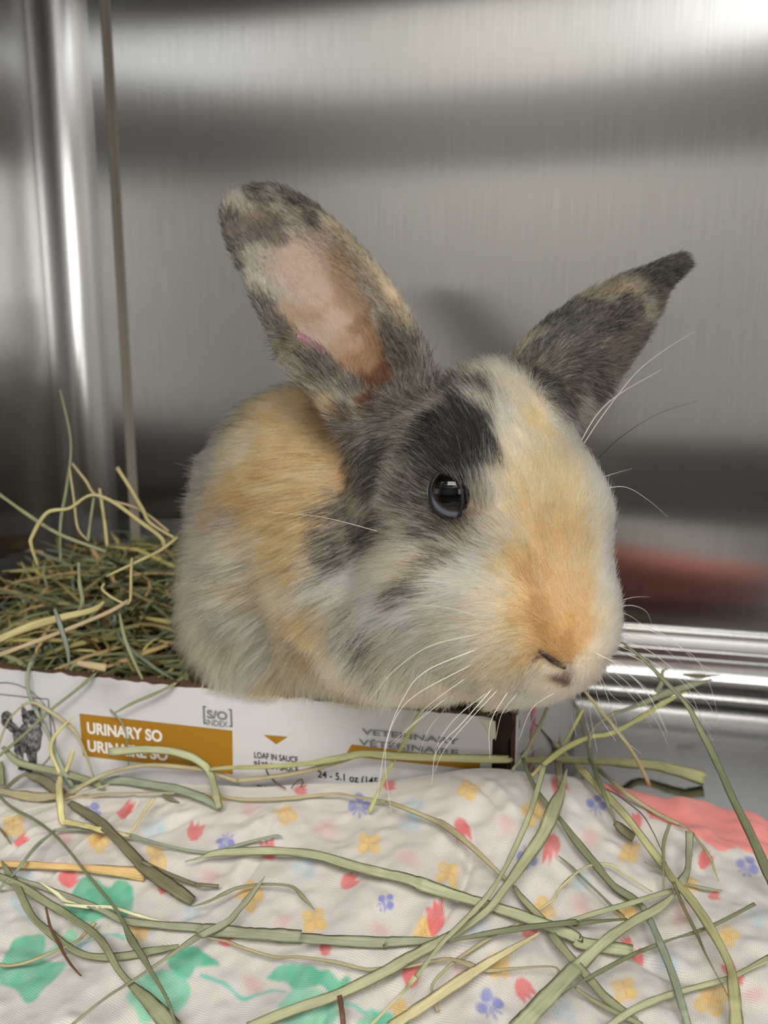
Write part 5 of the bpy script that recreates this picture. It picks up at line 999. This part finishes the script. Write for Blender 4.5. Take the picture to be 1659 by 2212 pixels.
# ------------------------------------------------------------------ fur
def grow_fur():
    r_ = np.random.default_rng(99)
    tri = np.vstack([RQ[:, [0, 1, 2]], RQ[:, [0, 2, 3]]])
    a, b, c = RV[tri[:, 0]], RV[tri[:, 1]], RV[tri[:, 2]]
    ar = np.linalg.norm(np.cross(b - a, c - a), axis=1) / 2
    ctr = (a + b + c) / 3; tn = np.cross(b - a, c - a); tn /= np.linalg.norm(tn, axis=1)[:, None] + 1e-12
    vw = C0 - ctr; ds = np.linalg.norm(vw, axis=1); face = np.einsum('ij,ij->i', tn, vw / ds[:, None])
    wgt = ar * np.where(face > -.3, 1.0, np.where(face > -.75, .25, 0.05))
    wgt *= np.where(ctr[:, 2] < .045, .05, 1)
    wgt *= np.interp(ds, [.25, .33, .40, .5], [1.35, 1.15, .75, .5])
    wgt *= np.where(ctr[:, 2] > .245, 1.25, 1)
    N = NFUR
    k = r_.choice(len(tri), N, p=wgt / wgt.sum())
    u, v = r_.random(N), r_.random(N); f = u + v > 1; u[f], v[f] = 1 - u[f], 1 - v[f]
    wb = np.stack([1 - u - v, u, v], -1)
    P = np.einsum('ij,ijk->ik', wb, RV[tri[k]]); Nn = np.einsum('ij,ijk->ik', wb, vn[tri[k]]); Nn /= np.linalg.norm(Nn, axis=1)[:, None]
    keyi = coat_pick(P, 2)
    karr = np.array(ckeys)[keyi]
    skin = np.isin(karr, list('STUV')); bare = np.isin(karr, list('KPRE'))
    keep = (np.linalg.norm(P - ep, axis=1) > .0047) & (np.linalg.norm(P - fe_, axis=1) > .0062) & (np.linalg.norm(P[:, None, :] - slit[None], axis=2).min(1) > .0010) & ~(skin & (r_.random(N) > .6)) & ~(bare & (r_.random(N) > .30))
    P, Nn, karr, skin, bare = P[keep], Nn[keep], karr[keep], skin[keep], bare[keep]; N = len(P)
    D = np.empty((N, 3)); LL = np.empty(N); LF = np.empty(N)
    for i in range(0, N, 30000):
        d_ = np.linalg.norm(P[i:i + 30000, None] - fp_[None], axis=2); w = 1 / (d_ + .003) ** 3.2; w /= w.sum(1)[:, None]
        D[i:i + 30000] = w @ fd_; q = w @ fl_; LL[i:i + 30000] = q[:, 0]; LF[i:i + 30000] = q[:, 1]
    D += .22 * np.stack([noise3(P, .009, 70 + j) for j in range(3)], -1) + .20 * np.stack([noise3(P, .0035, 80 + j) for j in range(3)], -1) + r_.normal(0, .09, (N, 3))
    D -= Nn * np.einsum('ij,ij->i', D, Nn)[:, None]; D /= np.linalg.norm(D, axis=1)[:, None] + 1e-9
    LL = LL * .001 * np.clip(r_.normal(.95, .2, N), .4, 1.6)
    LL[bare] *= .35; LL[skin] = np.minimum(LL[skin] * 1.3, .0055)
    guard = r_.random(N) < .05; LL[guard] *= 1.3
    lift = np.clip(LF * np.clip(r_.normal(1, .25, N), .3, 2) + .12 * noise3(P, .006, 90), .08, 1.2)
    K = 6; t = np.linspace(0, 1, K)
    pts = np.empty((N, K, 3), np.float32); pts[:, 0] = P - Nn * .0003; cur = P - Nn * .0003
    curl = r_.normal(0, .10, (N, 3))
    for j in range(1, K):
        fr = t[j]; ang = lift * (1.25 - .85 * fr)
        d_ = D * np.cos(ang)[:, None] + Nn * np.sin(ang)[:, None] + curl * fr + np.array([0, 0, -.16]) * fr * np.clip(LL / .02, 0, 1)[:, None]
        d_ /= np.linalg.norm(d_, axis=1)[:, None]; cur = cur + d_ * (LL / (K - 1))[:, None]; pts[:, j] = cur
    fr_ = (pts[..., 1] < BY + .003) & (pts[..., 2] < .087) & (pts[..., 0] < BX1 + .01) & (P[:, 1] > BY - .002)[:, None]
    pts[..., 2] = np.where(fr_, .087 - (.087 - pts[..., 2]) * .1, pts[..., 2])
    lim = ((P[:, 1] > BY - .006) | (P[:, 0] < -.09))[:, None] & (pts[..., 2] < .125) & (pts[..., 0] < BX1 + .004)
    ylim = BY - .0035 - np.maximum(pts[..., 2] - .088, 0) * np.interp(pts[..., 0], [-.12, -.07], [.35, .9])
    pts[..., 1] = np.where(lim & (pts[..., 1] < ylim), ylim - (ylim - pts[..., 1]) * .12, pts[..., 1])
    # clump the tips a little
    cell = np.floor(P / np.where(LL > .0115, .0058, .0030)[:, None] + .35 * np.stack([noise3(P, .004, 95 + j) for j in range(3)], -1)).astype(int)
    hsh = (cell[:, 0] * 73856093) ^ (cell[:, 1] * 19349663) ^ (cell[:, 2] * 83492791)
    _, inv = np.unique(hsh, return_inverse=True); cnt = np.bincount(inv)
    tipm = np.stack([np.bincount(inv, weights=pts[:, -1, j]) for j in range(3)], -1) / cnt[:, None]
    cl = np.clip(LL / .018, .1, 1) * r_.uniform(.1, .62, N)
    for j in range(1, K): pts[:, j] += ((tipm[inv] - pts[:, -1]) * (cl * t[j] ** 1.6)[:, None]) if j < K - 1 else 0
    pts[:, -1] += (tipm[inv] - pts[:, -1]) * cl[:, None]
    # colours
    k2 = np.array(ckeys)[coat_pick(P - D * (LL * r_.uniform(-.15, .9, N)).clip(-.005, .0055)[:, None], 5, .15)]; karr = np.where(skin | bare | np.isin(k2, list(SK)), karr, k2)
    ch = r_.integers(0, 8, N); sub_ = np.array([MIX[k_][c_ % len(MIX[k_])] for k_, c_ in zip(karr, ch)])
    lut = {c_: lin(HC[c_]) for c_ in HC}; colr = np.array([lut[c_] for c_ in sub_]) * np.exp(r_.normal(-.01, 1, (N, 1)) * np.where(np.isin(karr, list('GDYLMHB')), .26, .15)[:, None])
    under = np.array([mixcol[k_] for k_ in karr])
    uf = np.where(np.isin(karr, list('GDYLMHB')), .75, .95)[:, None]
    ago = np.isin(karr, list('GDYLMH'))
    col = np.empty((N, K, 3), np.float32)
    for j in range(K):
        a_ = np.clip((t[j] - .1) / .5, 0, 1); c_ = under * uf * (1 - a_) + colr * a_
        col[:, j] = c_
    cf = np.exp(np.random.default_rng(5).normal(0, .13, len(cnt)))[inv]; col *= cf[:, None, None].astype(np.float32)
    band = ago & (r_.random(N) < .45); tipc = np.where(r_.random(N)[:, None] < .5, lut['d'], lut['c'])
    col[band, -1] = tipc[band]; col[band, -2] = .5 * (col[band, -2] + tipc[band])
    rad = np.interp(LL, [.001, .006, .02], [.000042, .000062, .000078]) * r_.uniform(.75, 1.25, N)
    rad *= np.where(r_.random(N) < .10, 1.7, 1.0); dist = np.linalg.norm(P - C0, axis=1); rad *= np.interp(dist, [.26, .34, .45], [.95, 1.15, 1.5])
    rr = rad[:, None] * np.interp(t, [0, .15, .6, 1], [.8, 1, .85, .22])[None]
    return pts, rr, col
NFUR = 430000
pts, rr, col = grow_fur()
hc = bpy.data.hair_curves.new('fur'); N, K = pts.shape[:2]
hc.add_curves([K] * N)
hc.attributes['position'].data.foreach_set('vector', pts.astype(np.float32).ravel())
at_ = hc.attributes.get('radius') or hc.attributes.new('radius', 'FLOAT', 'POINT'); at_.data.foreach_set('value', rr.astype(np.float32).ravel())
ca = hc.attributes.new('col', 'FLOAT_COLOR', 'POINT'); c4 = np.ones((N * K, 4), np.float32); c4[:, :3] = col.reshape(-1, 3); ca.data.foreach_set('color', c4.ravel())
M_FUR = bpy.data.materials.new('rabbit_fur'); M_FUR.use_nodes = True; nt = M_FUR.node_tree; nt.nodes.remove(nt.nodes['Principled BSDF'])
hb = nt.nodes.new('ShaderNodeBsdfHairPrincipled'); hb.parametrization = 'COLOR'
an = node(nt, 'ShaderNodeAttribute'); an.attribute_name = 'col'; nt.links.new(an.outputs['Color'], hb.inputs['Color'])
hb.inputs['IOR'].default_value = 1.42; hb.inputs['Roughness'].default_value = .45; hb.inputs['Radial Roughness'].default_value = .6; hb.inputs['Random Roughness'].default_value = .2
if 'Coat' in hb.inputs: hb.inputs['Coat'].default_value = 0
nt.links.new(hb.outputs[0], nt.nodes['Material Output'].inputs[0])
hc.materials.append(M_FUR)
fur = bpy.data.objects.new('fur', hc); COL.objects.link(fur); fur.parent = rabbit; fur['kind'] = 'stuff'

# ------------------------------------------------------------------ whiskers
M_WH = plain('white_whisker', (238, 234, 224), .35); M_WHD = plain('dark_whisker', (40, 36, 34), .35)
WHISK = '''
1030,1330/960,1312/890,1308 825,1150/700,1118/575,1105 1040,1368/930,1395/850,1450/800,1512 1035,1400/920,1450/870,1510/835,1600/815,1720 1030,1430/900,1500/850,1560/832,1640/845,1755
1020,1455/930,1520/888,1565 1070,1480/1000,1560/945,1620/932,1695 1080,1485/1010,1560/960,1620/935,1675 1000,1480/900,1560/850,1612 1100,1490/1060,1560/1058,1640 1060,1490/985,1550/950,1600 990,1500/930,1570/905,1630 950,1510/880,1575/840,1610
1120,1495/1085,1540/1070,1600 1040,1495/960,1580/935,1640
1330,1352/1400,1357/1455,1384/1500,1425/1560,1462 1330,1350/1405,1362/1460,1392/1510,1430/1540,1500/1552,1560 1330,1365/1400,1377/1450,1385/1520,1389/1612,1386 1335,1372/1390,1378/1440,1405/1474,1434
1330,1380/1400,1405/1470,1460/1530,1520/1550,1570 1325,1390/1400,1425/1480,1480/1510,1540/1540,1600 1320,1400/1390,1430/1450,1480/1500,1530/1535,1575 1310,1430/1370,1465/1420,1510/1448,1533 1305,1435/1360,1480/1400,1530/1430,1580/1450,1630
1310,1420/1380,1450/1420,1470 1300,1445/1350,1490/1385,1530/1405,1570 1290,1450/1320,1500/1342,1517 1290,1460/1310,1500/1330,1560/1345,1600 1280,1465/1300,1530/1340,1590/1385,1628 1270,1475/1275,1540/1290,1625 1260,1480/1290,1540/1330,1600 1250,1485/1262,1540/1278,1600
1330,1300/1370,1290/1403,1289 1330,1312/1365,1308/1395,1320/1408,1346 1325,1320/1360,1330/1395,1355
1255,968/1300,900/1370,810/1430,760/1500,716 1250,962/1290,895/1340,850/1430,798 1292,1058/1350,1052/1400,1080/1442,1116 1298,1032/1330,1022/1365,1012
1285,1410/1340,1440/1400,1500/1440,1580 1240,1488/1235,1540/1245,1590 1200,1495/1150,1530/1120,1600'''
dark = '1285,997/1340,945/1420,895/1512,864'
for k, s_ in enumerate(WHISK.split() + [dark]):
    q = [tuple(map(float, p.split(','))) for p in s_.split('/')]
    p0, n0 = hit(*q[0]); d0 = float((p0 - C0) @ FW)
    dt = np.linspace(0, 1, len(q)); nearside = q[-1][0] < q[0][0] or (q[-1][1] > 1560 and q[0][0] < 1290)
    out = []
    for (a, b), t_ in zip(q, dt): out.append(at(a, b, d0 + (-.035 if nearside else .03 if q[0][0] > 1280 else .0) * t_ - .001 * (t_ > 0)))
    P = catmull(out, 7); n = len(P)
    V, Q = tube(P, np.linspace(.00016, .00004, n) * (.85 if k % 3 else 1.1), 5)
    w_ = fast_mesh('whisker', V, Q, M_WHD if s_ == dark else M_WH, rabbit)
    if s_ == dark: tag(w_, 'single dark whisker above the far brow')
